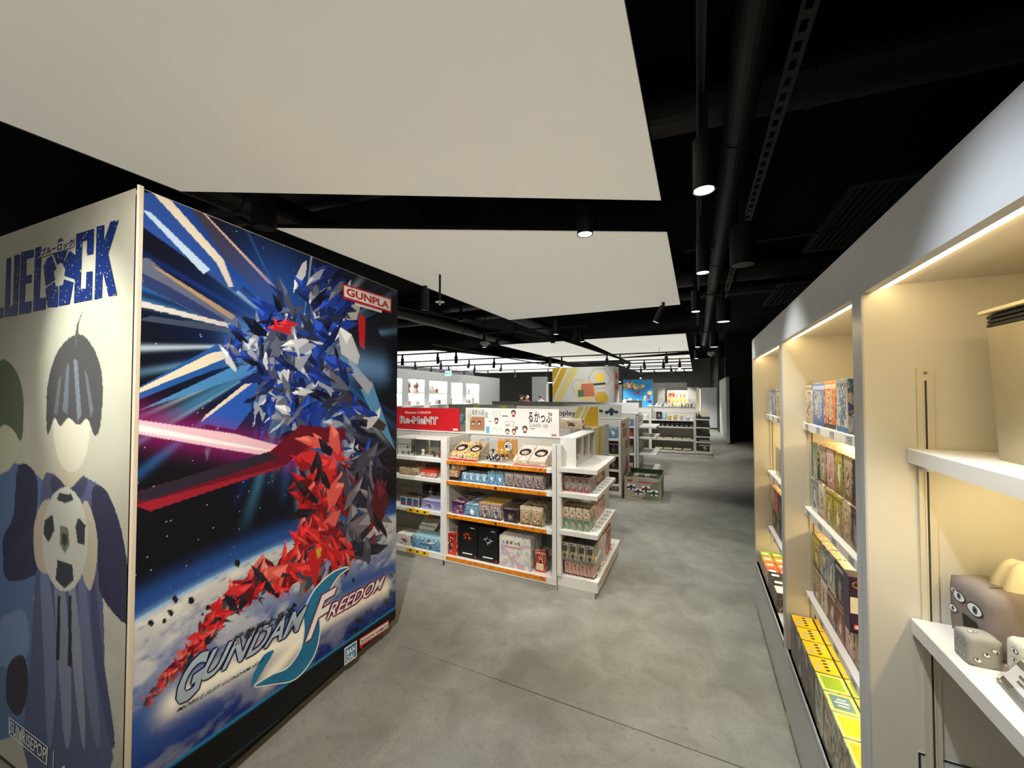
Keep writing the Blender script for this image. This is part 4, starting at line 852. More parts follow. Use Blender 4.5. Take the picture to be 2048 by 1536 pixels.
slab(M(), .066, .062, .076, -.0046, .0006).build('black_band', INK, t); slab(M(), .066, .009, .02, -.0046, .0006).build('black_band', INK, t)
slab(M(), .03, .044, .05, -.0046, .0006).build('print_line', INK, t); slab(M(), .022, .033, .038, -.0046, .0006).build('print_line', INK, t)
for x in (-.068, .068): slab(M(), .004, .002, .008, -.0052, .002).build('corner_screw', ALU, t, loc=(x, 0, 0))
# framed notice on the side panel below
t = thing('framed_notice', 'white notice with thin black frame on the cabinet side panel low down', 'notice', (at_y(1836, 1503, 1.268).x, 1.269, at_y(1836, 1503, 1.268).z-.125))
fr = .004
M().box(0, .16, -.002, 0, 0, .125).build('sheet', mat('notice_grey', (206, 208, 210), .5), t)
M().box(0, .16, -.003, -.002, .121, .125).box(0, fr, -.003, -.002, 0, .121).box(.156, .16, -.003, -.002, 0, .121).box(fr, .156, -.003, -.002, 0, fr).build('frame', INK, t)
M().box(.03, .034, -.003, -.002, .04, .1).box(.03, .034, -.003, -.002, .04, .1).box(.034, .1, -.003, -.002, .096, .1).build('inner_line', INK, t)

# ------------------------------------------------------------------ gondola racks
def slatwall(t, x0, x1, y, z0, z1, n, d, m=GREYW, axis='x'):
    h = (z1-z0)/n
    for k in range(n):
        a, b_ = z0+k*h+.004, z0+(k+1)*h-.004
        (M().box(x0, x1, y-d, y, a, b_) if axis == 'x' else M().box(y-d, y, x0, x1, a, b_)).build('slat', m, t)
def gondola(xs, yf, yb, label, zs=(.98, .79, .485), deck=.10, post=1.18, m=WHITE, rail=None, ends=(1, 1), back=True, dep=.44, n=7):
    x0, x1 = xs[0], xs[-1]; ym = (yf+yb)/2; t = thing('gondola_rack', label, 'shop rack', ((x0+x1)/2, yf, 0)); ox, oy = (x0+x1)/2, yf
    L = lambda a: a-ox; K = lambda a: a-oy
    M().box(L(x0), L(x1), K(yf)+.02, K(yb)-.02, 0, .05).build('plinth', GREYW, t)
    M().box(L(x0)+.001, L(x1)-.001, K(yf), K(yb), .05, deck).build('base_deck', m, t)
    M().box(L(x0), L(x1), K(ym)-.012, K(ym)+.012, deck, post).build('core_panel', GREYW, t)
    for i in range(len(xs)-1):
        slatwall(t, L(xs[i])+.034, L(xs[i+1])-.034, K(ym)-.012, deck, post-.002, n, .012, GREYW)
    for i, x in enumerate(xs):
        w_ = .034
        M().box(L(x)-w_ if i else L(x), L(x)+(w_ if i < len(xs)-1 else 0), K(yf)+.003, K(yf)+.05, deck, post).build('front_post', m, t)
        M().box(L(x)-.012 if i else L(x), L(x)+(.012 if i < len(xs)-1 else 0), K(yf)+.05, K(ym)-.024, deck, post-.001).build('divider_panel', GREYW, t)
        if back: M().box(L(x)-w_ if i else L(x), L(x)+(w_ if i < len(xs)-1 else 0), K(yb)-.05, K(yb)-.003, deck, post).build('rear_post', m, t)
        if i and i < len(xs)-1: M().box(L(x)-.001, L(x)+.001, K(yf)-.0005, K(yf)+.02, .0, deck).build('joint_line', GROOVE, t)
    M().box(L(x0), L(x1), K(ym)-.03, K(ym)+.03, post, post+.012).build('top_cap', m, t)
    for i in range(len(xs)-1):
        a, b_ = L(xs[i])+.035, L(xs[i+1])-.035
        for z in zs:
            sh = M().bbox(a, b_, K(yf)+.0, K(ym)-.026, z-.032, z, .0015).build('shelf', m, t)
            r = (rail[i] if rail else None)
            if r == 'o':
                M().box(a+.0, b_-.045, K(yf)-.003, K(yf), z-.033, z-.001).build('orange_rail', RAILO, sh); M().box(b_-.045, b_-.01, K(yf)-.0035, K(yf), z-.033, z-.001).build('rail_end', PAPER, sh)
                M().box((a+b_)/2-.012, (a+b_)/2+.012, K(yf)-.0035, K(yf)-.003, z-.028, z-.008).build('rail_mark', INK, sh)
            if r == 'y' and z == zs[-1]:
                M().box(b_-.4, b_-.13, K(yf)-.003, K(yf), z-.04, z-.003).build('yellow_rail', YELLOW, sh)
                for q in range(3): M().box(b_-.36+q*.085, b_-.335+q*.085, K(yf)-.0035, K(yf)-.003, z-.03, z-.012).build('rail_mark', INK, sh)
            if back: M().bbox(a, b_, K(ym)+.026, K(yb), z-.032, z, .0015).build('shelf', m, t)
        if rail and rail[i] == 'o': M().box(a, b_-.05, K(yf)-.003, K(yf), deck-.035, deck-.002).build('orange_rail', RAILO, t)
        if rail and rail[i] == 'y':
            M().box(b_-.4, b_-.13, K(yf)-.003, K(yf), deck-.042, deck-.004).build('yellow_rail', YELLOW, t)
            for q in range(3): M().box(b_-.36+q*.085, b_-.335+q*.085, K(yf)-.0035, K(yf)-.003, deck-.03, deck-.012).build('rail_mark', INK, t)
    return t
RAILO = art([(226, 132, 14), (232, 142, 24), (214, 120, 12), (120, 76, 16)], 45, 2, stretch=(1, 1, 1), lo=.35, hi=.78)
rack1 = gondola([-3.18, -2.135, -1.035], 3.0, 3.92, 'near white gondola rack with orange shelf rails', rail=['y', 'o'])
# end cap with shelves facing the aisle
t = thing('end_rack', 'white end rack with checker-edged shelves at the aisle side of the near gondola', 'shop rack', (-1.03, 3.0, 0))
M().box(0.001, .30, .02, .98, 0, .05).build('plinth', GREYW, t); M().box(0.001, .325, 0.02, 1.0, .05, .13).build('base_deck', WHITE, t)
M().box(.325, .328, .03, .99, .07, .128).build('checker_edge', art([(196, 120, 90), (240, 232, 220), (120, 96, 84), (240, 232, 220)], 34, 1), t)
M().box(.001, .035, .006, .05, .13, 1.18).build('front_post', WHITE, t); M().box(.001, .035, .9, .94, .13, 1.18).build('rear_post', WHITE, t)
for k in range(9): M().box(.004, .016, .05, .9, .135+k*.115, .135+(k+1)*.115-.01).build('slat', WHITE, t)
M().box(.001, .004, .05, .9, .13, 1.17).build('groove_backing', GROOVE, t)
CHK = art([(200, 120, 90), (240, 232, 220), (110, 90, 80), (240, 232, 220)], 60, 8, stretch=(.3, 1, 1))
for z in (1.0, .80, .50):
    sh = M().bbox(.018, .33, .0, .75, z-.035, z, .0015).build('shelf', WHITE, t)
    M().box(.33, .333, .005, .745, z-.03, z-.003).build('checker_edge', CHK, sh)
    if z < .9:
        M().box(.25, .328, .01, .74, z, z+.001).build('price_sheet', PAPER, sh)
        for q in range(6): M().box(.268, .277, .06+q*.11, .12+q*.11, z+.001, z+.0014).box(.288, .294, .06+q*.11, .13+q*.11, z+.001, z+.0014).box(.302, .31, .07+q*.11, .1+q*.11, z+.001, z+.0014).build('sheet_print', TAGI, sh)
M().box(.25, .32, .05, .97, .13, .131).build('price_sheet', PAPER, t)
for q in range(7): M().box(.268, .277, .08+q*.12, .14+q*.12, .131, .1314).box(.29, .296, .08+q*.12, .16+q*.12, .131, .1314).build('sheet_print', TAGI, t)
for z in (.93, .68, .37): M().cyl((-.012, -.004, z), (-.012, -.014, z+.03), .008, n=8).build('cable_clip', PAPER, rack1, loc=(-.95+0, 0, 0)) if 0 else None
# curled white security cable between the bays
cm = M(); pts = [(-2.115, 2.992, .99), (-2.11, 2.985, .86), (-2.1, 2.99, .76), (-2.108, 2.98, .62), (-2.115, 2.99, .47), (-2.118, 2.985, .4), (-2.1, 2.99, .33), (-2.085, 2.985, .2)]
for i in range(len(pts)-1): cm.cyl(pts[i], pts[i+1], .0025, n=6)
tag(cm.build('cable', PAPER), 'thin white security cable hanging down the post between the two near bays', 'cable')

# headers ---------------------------------------------------------
def header(x0, x1, y, z0, z1, label, m, name='header_sign'):
    t = thing(name, label, 'sign', ((x0+x1)/2, y, z0)); w_ = (x1-x0)/2
    M().box(-w_, w_, 0, .012, 0, z1-z0).build('board', m, t); return t, w_
H1 = header(-3.12, -2.262, 3.46, 1.192, 1.436, 'red header sign with white rounded lettering over the left bay', REDM); t, w_ = H1
WPR = mat('sign_white', (240, 236, 230), .5); REDD = mat('sign_dot', (224, 60, 60), .5)
text3(M(), 'Miniature Collection', (-.30, -.003, .172), (.36, 0, .012), (0, 0, .03)).build('small_lettering', WPR, t)
for dx, dz in ((.004, 0), (-.004, 0), (0, .004), (0, -.004)): text3(M(), 'Re-MeNT', (.052+dx, -.0026, .08+dz), (.38, 0, .0), (0, 0, .066), bold=.06).build('lettering_outline', WPR, t) if 0 else None
text3(M(), 'Re-MeNT', (-.374, -.0035, .062), (.53, 0, 0), (0, 0, .086), bold=.055).build('lettering_outline', WPR, t); text3(M(), 'Re-MeNT', (-.367, -.0042, .066), (.516, 0, 0), (0, 0, .076), bold=-.012).build('lettering', INK, t)
rg = np.random.default_rng(3); dm = M()
for k in range(26):
    x, z = rg.uniform(-w_+.03, w_-.01), rg.uniform(.01, .23); s_ = .004; dm.box(x, x+s_, -.0018, 0, z, z+s_*1.5)
dm.build('confetti_print', REDD, t); M().box(.35, .41, -.0025, 0, .012, .03).build('corner_mark', WPR, t)
t, w_ = header(-2.183, -1.162, 3.458, 1.175, 1.447, 'white header sign with brush lettering and small portraits over the right bay', WPR)
def hp(px, py): p = at_y(px, py, 3.458); return (p.x-(-2.183-1.162)/2, p.z-1.175)
def hbox(x0, y0, x1, y1, m, name, e=.002): 
    a = hp(x0, y1); b_ = hp(x1, y0); M().box(a[0], b_[0], -e, 0, a[1], b_[1]).build(name, m, t)
def htext(s, x0, y0, x1, y1, m, name='lettering', e=.003, bold=0):
    a = hp(x0, y1); b_ = hp(x1, y0); text3(M(), s, (a[0], -e, a[1]), (b_[0]-a[0], 0, 0), (0, 0, b_[1]-a[1]), bold=bold).build(name, m, t)
hbox(932, 818, 970, 869, mat('left_panel_print', (206, 204, 196), .6), 'side_panel_print', .001); hbox(940, 834, 969, 860, mat('tan_photo', (170, 120, 84), .6), 'photo_print'); hbox(936, 828, 943, 838, mat('beige_photo', (200, 180, 150), .6), 'photo_print', .0025)
hbox(972, 853, 979, 870, mat('sky_photo', (110, 170, 206), .6), 'photo_print'); hbox(970, 824, 976, 836, mat('green_photo', (170, 186, 160), .6), 'photo_print')
htext('るかっぷ', 944, 820, 968, 829, INK); htext('るかっぷ', 1057, 824, 1104, 844, INK, bold=.01)
GN = mat('pale_numeral', (214, 212, 206), .6)
htext('01', 985, 821, 1001, 833, GN); htext('02', 1010, 841, 1031, 853, GN); htext('03', 985, 855, 1004, 868, GN); htext('Look up', 1060, 846, 1096, 856, mat('grey_script', (160, 158, 152), .6))
BR = mat('portrait_brown', (70, 40, 30), .5); SK2 = mat('portrait_clothes', (120, 96, 84), .5); SK = mat('portrait_skin', (232, 196, 176), .5)
def portrait(px, py, s):
    a = hp(px, py); k = s*.0115
    M().cyl((a[0], -.002, a[1]), (a[0], -.003, a[1]), k*1.5, n=14).build('portrait_hair', BR, t); M().cyl((a[0], -.003, a[1]-k*.5), (a[0], -.004, a[1]-k*.5), k*.95, n=14).build('portrait_face', SK, t)
    M().box(a[0]-k*.9, a[0]+k*.9, -.0025, -.001, a[1]-k*2.4, a[1]-k*1.2).build('portrait_body', REDM if s in (1.5,) else SK2, t)
for px, py, s in ((1027, 825, 1.5), (993, 840, 1.4), (1015, 862, 1.4), (1028, 862, 1.4), (1050, 857, 1.6), (947, 846, 1.2), (959, 846, 1.2)): portrait(px, py, s)
for (x0, y0, x1, y1) in ((1004, 831, 1016, 833), (1010, 849, 1020, 851), (976, 842, 984, 843), (1030, 853, 1036, 859), (1060, 857, 1070, 858)): hbox(x0, y0, x1, y1, mat('caption_grey', (120, 118, 114), .6), 'caption_line', .0015)
hbox(1103, 869, 1113, 872, mat('tiny_red', (170, 110, 100), .6), 'corner_mark', .0015)
# top ledge under the header
M().box(-1.05+0, 0, 0, 0, 0, 0) if 0 else None

# --- merchandise, near gondola right bay
def rowX(px0, px1, n, y=3.02): # world x limits of n items between two photo columns
    a = at_y(px0, 900, y).x; b_ = at_y(px1, 900, y).x; return [a+(b_-a)*i/n for i in range(n+1)]
# slanted snack-toy cartons on top
def slantbox(x0, x1, y0, y1, z0, label, cols, seed, base):
    t = thing('display_carton', label, 'box', ((x0+x1)/2, y0, z0)); w_ = (x1-x0)/2-.002; d = y1-y0
    M().add([(-w_, 0, 0), (w_, 0, 0), (w_, d, 0), (-w_, d, 0), (-w_, 0, .05), (w_, 0, .05), (w_, d, .15), (-w_, d, .15)], [(0, 3, 2, 1), (4, 5, 6, 7), (0, 1, 5, 4), (1, 2, 6, 5), (2, 3, 7, 6), (3, 0, 4, 7)]).build('carton', art(cols, 20, seed), t)
    M().box(-w_+.002, w_-.002, -.001, 0, .0, .014).build('base_band', base, t); M().box(-w_+.004, w_-.004, -.0015, 0, .018, .04).build('front_pictures', art([(230, 226, 210), (150, 140, 130), (214, 170, 110), (240, 236, 224)], 60, seed), t)
    sl = math.atan2(.1, d); cyy, czz = d*.52, .05+.1*.52; n_ = Vector((0, -math.sin(sl), math.cos(sl))); u_ = Vector((1, 0, 0)); v_ = Vector((0, math.cos(sl), math.sin(sl))); c = Vector((0, cyy, czz))+n_*.001
    rr = min(w_*.8, .06)
    M().add([c+u_*(rr*math.cos(q*PI/12))+v_*(rr*math.sin(q*PI/12)) for q in range(24)], [tuple(range(24))]).build('round_opening', BLACK, t)
    c = c+n_*.001-v_*rr*.2; M().add([c+u_*(rr*.62*math.cos(q*PI/12))+v_*(rr*.5*math.sin(q*PI/12)) for q in range(24)], [tuple(range(24))]).build('inner_card', art([(220, 216, 206), (150, 60, 50), (236, 230, 220)], 50, seed), t)
    return t
YE = [(226, 190, 60), (196, 60, 40), (240, 226, 180), (120, 30, 40), (230, 210, 90)]; PK = [(236, 214, 200), (206, 110, 90), (240, 234, 222), (226, 190, 170), (214, 206, 176)]
slantbox(-2.095, -1.94, 3.02, 3.24, .98, 'yellow and red slanted carton at the left end of the top shelf', YE, 1, REDM); slantbox(-1.938, -1.783, 3.02, 3.24, .98, 'yellow and red slanted carton beside the acrylic toy case', YE, 2, REDM)
slantbox(-1.43, -1.29, 3.02, 3.24, .98, 'pale pink slanted carton, left of the pair at the right end of the top shelf', PK, 3, mat('pink_base', (206, 120, 110), .5)); slantbox(-1.287, -1.135, 3.02, 3.24, .98, 'pale pink slanted carton next to the right post', PK, 4, mat('pink_base2', (206, 120, 110), .5))
# acrylic display case
t = thing('display_case', 'clear acrylic case with orange back card and heap of small figures', 'display case', (-1.765, 3.02, .98))
W_, D_, H_ = .29, .2, .2
M().box(0, W_, 0, D_, 0, .005).build('case_base', PAPER, t)
for nme, bx in (('front_pane', (0, W_, 0, .002, .005, H_)), ('rear_pane', (0, W_, D_-.002, D_, .005, H_)), ('side_pane', (0, .002, .002, D_-.002, .005, H_)), ('side_pane', (W_-.002, W_, .002, D_-.002, .005, H_)), ('top_pane', (0, W_, 0, D_, H_, H_+.002))): M().box(*bx).build(nme, GLASS, t)
M().box(.09, .29, D_-.01, D_-.004, .02, H_-.005).build('back_card', mat('orange_card', (226, 146, 24), .5), t)
M().cyl((.2, D_-.0102, .13), (.2, D_-.012, .13), .048, n=28).build('badge_ring', INK, t); M().cyl((.2, D_-.0121, .13), (.2, D_-.013, .13), .043, n=28).build('badge_disc', PAPER, t)
text3(M(), '食玩', (.163, D_-.0145, .112), (.074, 0, 0), (0, 0, .034), bold=.02).build('badge_lettering', INK, t)
text3(M(), 'BANDAI', (.182, D_-.0145, .152), (.036, 0, 0), (0, 0, .009)).build('badge_small_lettering', INK, t)
rg = np.random.default_rng(8)
for k in range(34):
    x, y_ = rg.uniform(.06, .24), rg.uniform(.03, .12); z = .005+rg.uniform(0, .035)
    m_ = [DARKG, mat('toy_brown', (60, 34, 24), .5), PAPER, mat('toy_tan', (206, 150, 90), .5)][[0, 1, 1, 0, 2, 3, 1, 0][k % 8]]
    f_ = thing('toy_figure', 'tiny dark and cream toy figure heaped inside the acrylic case', 'toy', (-1.765+x, 3.02+y_, .98+z), rg.uniform(0, 6), 'tiny figures heaped in the acrylic case')
    M().ball((0, 0, .012), .009, .008, .011, n=8, k=5).build('body', m_, f_, smooth=True); M().ball((0, 0, .028), .0085, n=8, k=5).build('head', m_ if k % 3 else PAPER, f_, smooth=True)
for k in range(5):
    f_ = thing('toy_figure', 'round-headed toy figure standing on the step inside the acrylic case, %s from left' % ORD[k], 'toy', (-1.70+k*.045, 3.165, 1.045), 0, 'round-headed figures in the acrylic case')
    c_ = [(90, 50, 36), (226, 190, 120), (230, 226, 200), (226, 196, 90), (120, 140, 120)][k]; M().ball((0, 0, .01), .01, .009, .011, n=8, k=5).build('body', mat('toy_body', c_, .5), f_, smooth=True); M().ball((0, 0, .03), .014, n=10, k=6).build('head', mat('toy_head', c_, .5), f_, smooth=True)
M().box(.05, .27, .125, .16, .005, .065).build('step', GLASS, t)
# second shelf z .79
t = thing('dispenser_box', 'black slope-sided dispenser stacked with orange toy packs at the left of the second shelf', 'box', (-2.095, 3.03, .79))
M().add([(0, 0, 0), (.15, 0, 0), (.15, .22, 0), (0, .22, 0), (0, .1, .15), (.17, .1, .15), (.21, .22, .17), (0, .22, .17)], [(0, 3, 2, 1), (4, 5, 6, 7), (0, 1, 5, 4), (1, 2, 6, 5), (2, 3, 7, 6), (3, 0, 4, 7)]).build('tray', BLACK, t)
for r_ in range(2):
    for c in range(3 if r_ else 2):
        M().bbox(.012+c*.046, .054+c*.046, -.006+r_*.03, .1, .035+r_*.062, .092+r_*.062, .001).build('toy_pack', A('orange', 40, r_*3+c), t)
def rowboxes(px0, px1, n, z0, h, pal, lab, depth=1, d=.09, y=3.03, sc=26, top=None, gap=.003, seed=0, dz=0, win=False):
    X_ = rowX(px0, px1, n, y)
    for k in range(n):
        for q in range(depth):
            where = ('%s from left' % ORD[k] if n > 1 else '')+(', %s row' % ORD[q] if depth > 1 and q else (', front row' if depth > 1 else ''))
            carton(X_[k], X_[k+1]-gap, y+q*d, y+(q+1)*d-gap, z0, z0+h, (lab+', '+where.strip(' ,')).rstrip(', '), pal, seed+k*0, '-y', sc, top=top, win=win and q == 0)
rowboxes(924, 975, 4, .79, .083, 'sky', 'small pale blue blind box on the second shelf', 2, seed=1, sc=34)
rowboxes(975.5, 1008, 2, .79, .115, 'sky', 'teal blue toy box on the second shelf between pale and dark ones', 1, seed=7, sc=18)
rowboxes(1009, 1087, 4, .79, .12, 'robo', 'grey and brown figure box, right of second shelf', 2, seed=3, sc=20)
# third shelf z .485
rowboxes(904, 931, 1, .485, .115, 'purp', 'purple and white model kit box on the third shelf', 4, seed=2, d=.095)
rowboxes(932, 957, 1, .485, .11, 'sky', 'blue grey model kit box on the third shelf', 4, seed=4, d=.095)
rowboxes(958, 1002, 2, .485, .138, 'robo', 'gold-lidded model kit box on the third shelf', 4, seed=6, d=.095, top=mat('gold_lid', (196, 160, 60), .4))
rowboxes(1008, 1036, 1, .485, .115, 'dark', 'black model kit box with white streaks on the third shelf', 3, seed=8, d=.1)
rowboxes(1040, 1086, 2, .485, .155, 'tan', 'brown and cream model kit box on the third shelf', 3, seed=9, d=.1, sc=18)
# deck z .10
rowboxes(892, 915, 1, .10, .2, 'red', 'red figure box with teal foot, left of bottom shelf', 2, seed=1, d=.12, sc=20)
def darkbox(px0, px1, col, lab, seed):
    X_ = rowX(px0, px1, 1, 3.04)
    t = thing('model_kit_box', lab, 'box', ((X_[0]+X_[1])/2, 3.04, .10)); w_ = (X_[1]-X_[0])/2-.002
    M().bbox(-w_, w_, 0, .3, 0, .305, .0015).build('carton', mat('black_carton', (16, 15, 18), .35), t)
    rg = np.random.default_rng(seed); mm_ = M()
    for k in range(16):
        a = rg.uniform(0, 2*PI); r_ = rg.uniform(.02, .06); mm_.add([(.008*math.cos(a+1.5), -.001, .19+.008*math.sin(a+1.5)), (.008*math.cos(a-1.5), -.001, .19+.008*math.sin(a-1.5)), (r_*math.cos(a), -.001, .19+r_*math.sin(a)*.8)], [(0, 1, 2)])
    mm_.build('burst_print', col, t); M().box(-w_*.5, w_*.5, -.001, 0, .035, .045).build('caption', PAPER, t); M().box(w_*.75, w_*.9, -.001, 0, .01, .03).build('red_mark', REDM, t); M().box(w_*.3, w_*.7, -.001, 0, .27, .28).build('title_bar', GREYW, t)
darkbox(916, 955, mat('burst_orange', (226, 90, 30), .4), 'large black box with orange burst on the bottom shelf', 2); darkbox(956, 996.5, mat('burst_white', (190, 190, 196), .4), 'large black box with white burst on the bottom shelf', 3)
X_ = rowX(999, 1061, 1, 3.03)
for q in range(4):
    t = thing('sticker_pack', 'large pastel scallop-edged pack on the bottom shelf, %s from the front' % ORD[q], 'package', (X_[0], 3.03+q*.07, .10)); W_ = X_[1]-X_[0]
    pts = [(0, 0), (W_, 0), (W_, .24)]+[(W_-W_*(i+.5)/8, .27+(.012 if 1 else 0)) if 0 else (W_-W_*i/24, .262+.012*abs(math.sin(PI*i/3))) for i in range(25)]+[(0, .24)]
    n = len(pts); M().add([(x, 0, z) for x, z in pts]+[(x, .06, z) for x, z in pts], [tuple(range(n)), tuple(range(2*n-1, n-1, -1))]+[(i, n+i, n+(i+1) % n, (i+1) % n) for i in range(n)]).build('card_pack', A('pastel', 12, 3), t)
    if q == 0: text3(M(), 'くるまっち', (.03, -.0015, .2), (.17, 0, 0), (0, 0, .03), bold=.02).build('lettering', INK, t); M().box(.05, .2, -.001, 0, .17, .182).build('pink_band', mat('pink_print', (206, 120, 150), .5), t); M().cyl((.03, -.001, .16), (.03, -.002, .16), .02, n=18).build('round_sticker', mat('lilac_print', (180, 160, 200), .5), t)
t = carton(X_[1]+.03, -1.15, 3.06, 3.16, .10, .28, 'red box with a cream cut-out print at the right end of the bottom shelf', 'red', 4, '-y', 20)
M().box(-.035, .03, -.053, -.0505, .02, .075).build('cream_print', mat('cream_print', (226, 200, 160), .5), t)
# left bay
def case2(x0, x1, lab):
    t = thing('display_case', lab, 'display case', (x0, 3.03, .98)); W_, D_, H_ = x1-x0, .22, .17
    M().box(0, W_, 0, D_, 0, .004).build('case_base', PAPER, t); M().box(-.006, W_+.006, -.004, D_+.006, H_, H_+.014).build('case_lid', WHITE, t)
    for nme, bx in (('front_pane', (0, W_, 0, .002, .004, H_)), ('side_pane', (0, .002, .002, D_, .004, H_)), ('side_pane', (W_-.002, W_, .002, D_, .004, H_))): M().box(*bx).build(nme, GLASS, t)
    for (x, y_) in ((0, 0), (W_-.004, 0), (0, D_-.004), (W_-.004, D_-.004)): M().box(x, x+.004, y_, y_+.004, .004, H_).build('corner_strip', DARKG, t)
    M().box(.004, W_-.004, D_-.003, D_, .004, H_).build('back_card', mat('case_back', (176, 174, 168), .5), t); return t
case2(-2.72, -2.5, 'acrylic toy case with green miniatures, leftmost on the top shelf'); case2(-2.475, -2.2, 'acrylic toy case with small pale skull-like toys beside the post')
def toy(x, y_, z, s, c, lab):
    f_ = thing('toy_figure', lab, 'toy', (x, y_, z)); m_ = mat('toy_plastic', c, .45)
    M().ball((0, 0, s*.45), s*.4, s*.35, s*.45, n=10, k=6).build('body', m_, f_, smooth=True); M().ball((0, 0, s*1.15), s*.5, n=12, k=8).build('head', m_, f_, smooth=True)
    if c[0] > 200: M().ball((-.0, -s*.42, s*1.15), s*.2, s*.1, s*.2, n=8, k=5).build('dark_eye', INK, f_)
toy(-2.435, 3.08, .984, .04, (232, 220, 180), 'pale big-headed toy with one dark eye inside the acrylic case'); toy(-2.36, 3.1, 1.03, .028, (190, 150, 60), 'golden brown toy high in the acrylic case'); toy(-2.29, 3.07, .984, .028, (60, 50, 46), 'dark small toy in the middle of the acrylic case'); toy(-2.235, 3.07, .984, .034, (210, 90, 40), 'orange toy at the right corner of the acrylic case')
for k in range(5): toy(-2.69+k*.036, 3.08+.03*(k % 2), .984+.05*(k % 2), .02, [(70, 110, 60), (90, 130, 70), (120, 90, 60), (60, 90, 60), (150, 160, 120)][k], 'green miniature plant toy in the leftmost acrylic case, %s from left' % ORD[k])
M().box(-2.34, -2.28, 3.07, 3.12, 1.02, 1.03)
def lidbox(x0, x1, y0, y1, z0, h, lid, pal, lab, lm_, seed=0):
    t = carton(x0, x1, y0, y1, z0, z0+h, lab, pal, seed, '-y', 30); hx, hy = (x1-x0)/2, (y1-y0)/2
    M().box(-hx-.001, hx+.001, -hy-.001, hy+.001, h-.02, h+.002).build('lid_band', lm_, t); return t
lidbox(-2.42, -2.24, 3.03, 3.17, .79, .065, 1, 'pink', 'white box with red-orange lid on the second shelf of the left bay', mat('red_lid', (206, 66, 40), .45), 4)
carton(-2.69, -2.49, 3.03, 3.15, .79, .86, 'tan carton with torn white corner on the second shelf of the left bay', 'tan', 3, '-y', 14); carton(-2.68, -2.5, 3.2, 3.3, .79, .93, 'brown upright box behind the tan carton', 'tan', 6, '-y', 14)
Xr = rowX(800, 838, 3)
for k in range(3):
    t = carton(Xr[k], Xr[k+1]-.002, 3.03, 3.2, .485, .575, 'dark blue box with red figure and white border, third shelf, %s from left' % ORD[k], 'dark', 9, '-y', 26)
    hx = (Xr[k+1]-Xr[k])/2; M().box(-hx+.004, hx-.006, -.0868, -.0858, .004, .086).build('white_border', PAPER, t); M().box(-hx+.008, hx-.010, -.0876, -.0868, .008, .082).build('blue_print', mat('cyan_print', (40, 90, 130), .4), t); M().ball((0, -.088, .03), .012, .001, .018, n=10, k=6).build('red_figure', REDM, t)
carton(rowX(842, 873, 1)[0], -2.175, 3.03, 3.2, .485, .572, 'lavender box at the right of the third shelf in the left bay', 'lav', 2, '-y', 20, top=mat('lavender_top', (176, 172, 206), .5))
carton(-2.62, -2.42, 3.3, 3.33, .485, .65, 'dark upright card with red round mark behind the dark blue boxes', 'dark', 22, '-y', 22)
carton(rowX(792, 822, 1)[0], rowX(792, 822, 1)[1], 3.03, 3.2, .10, .2, 'white box with orange print low in the left bay', 'white', 7, '-y', 18, top=PAPER)
t = carton(rowX(824, 873, 1)[0], -2.18, 3.03, 3.2, .10, .215, 'sky blue box low in the left bay', 'sky', 2, '-y', 9, plain=mat('sky_carton', (130, 178, 196), .45, noise=.08), top=mat('sky_top', (160, 200, 212), .5))
M().box(-.08, .07, -.0865, -.0858, .03, .06).build('dark_band', mat('teal_band', (60, 110, 130), .5), t)
t = thing('sloped_card', 'cream sloped display card with small dark figures printed in a row', 'display card', (-2.62, 3.24, .20), 0)
M().add([(0, 0, 0), (.2, 0, 0), (.24, .07, .1), (.03, .07, .1), (0, .008, 0), (.2, .008, 0), (.24, .078, .1), (.03, .078, .1)], [(0, 1, 2, 3), (4, 7, 6, 5), (0, 4, 5, 1), (1, 5, 6, 2), (2, 6, 7, 3), (3, 7, 4, 0)]).build('card', mat('cream_card', (206, 200, 176), .6), t)
for k in range(6): M().box(.03+k*.03, .04+k*.03, .012, .014, .025, .045).build('figure_mark', DARKG, t)
M().box(.08, .15, .064, .07, .08, .14).build('orange_crest', mat('orange_crest', (200, 130, 40), .5), t)
# --- end rack merchandise (x -1.01..-.78)
def eb(x0, x1, y0, y1, z0, z1, pal, lab, seed, sc=26, top=None, nm='figure_box'):
    t = carton(x0, x1, y0, y1, z0, z1, lab, pal, seed, '-y', sc, top=top, name=nm); hx, hy, h = (x1-x0)/2, (y1-y0)/2, z1-z0
    M().box(hx, hx+.0008, -hy+.003, hy-.003, .003, h-.003).build('side_print', F(pal, seed+3), t); return t
for k in range(4):
    x0 = -.99+k*.056
    for q in range(2): eb(x0, x0+.053, 3.06+q*.1, 3.157+q*.1, .80, .925, 'blue' if 0 else 'robo', 'grey blue figure box on second end shelf, %s from left%s' % (ORD[k], ' in the front row' if q == 0 else ' one row back'), 12, 24, top=mat('navy_top', (36, 42, 70), .4))
for q, (pal, nm) in enumerate((('dark', 'dark'), ('robo', 'grey'), ('pink', 'pinkish'), ('red', 'reddish'), ('robo', 'pale grey'))):
    eb(-.86, -.79, 3.27+q*.09, 3.352+q*.09, .80, .925+.01*(q % 2), pal, '%s upright box behind the grey blue ones on the second end shelf' % nm, 15+q, 22)
for k in range(4):
    x0 = -.995+k*.056
    for z in range(2):
        for q in range(2): eb(x0, x0+.053, 3.05+q*.1, 3.147+q*.1, .50+z*.09, .588+z*.09, 'cream' if z else 'green', '%s box, third end shelf, %s from left, %s layer%s' % ('tan and cream' if z else 'olive green', ORD[k], 'upper' if z else 'lower', '' if q == 0 else ', second row'), 30+z, 30)
for q in range(5): eb(-.85, -.79, 3.26+q*.09, 3.342+q*.09, .50, .64-.012*(q % 2), 'pink', 'pale pink patterned box on the third end shelf, %s from the front' % ORD[q], 40, 26)
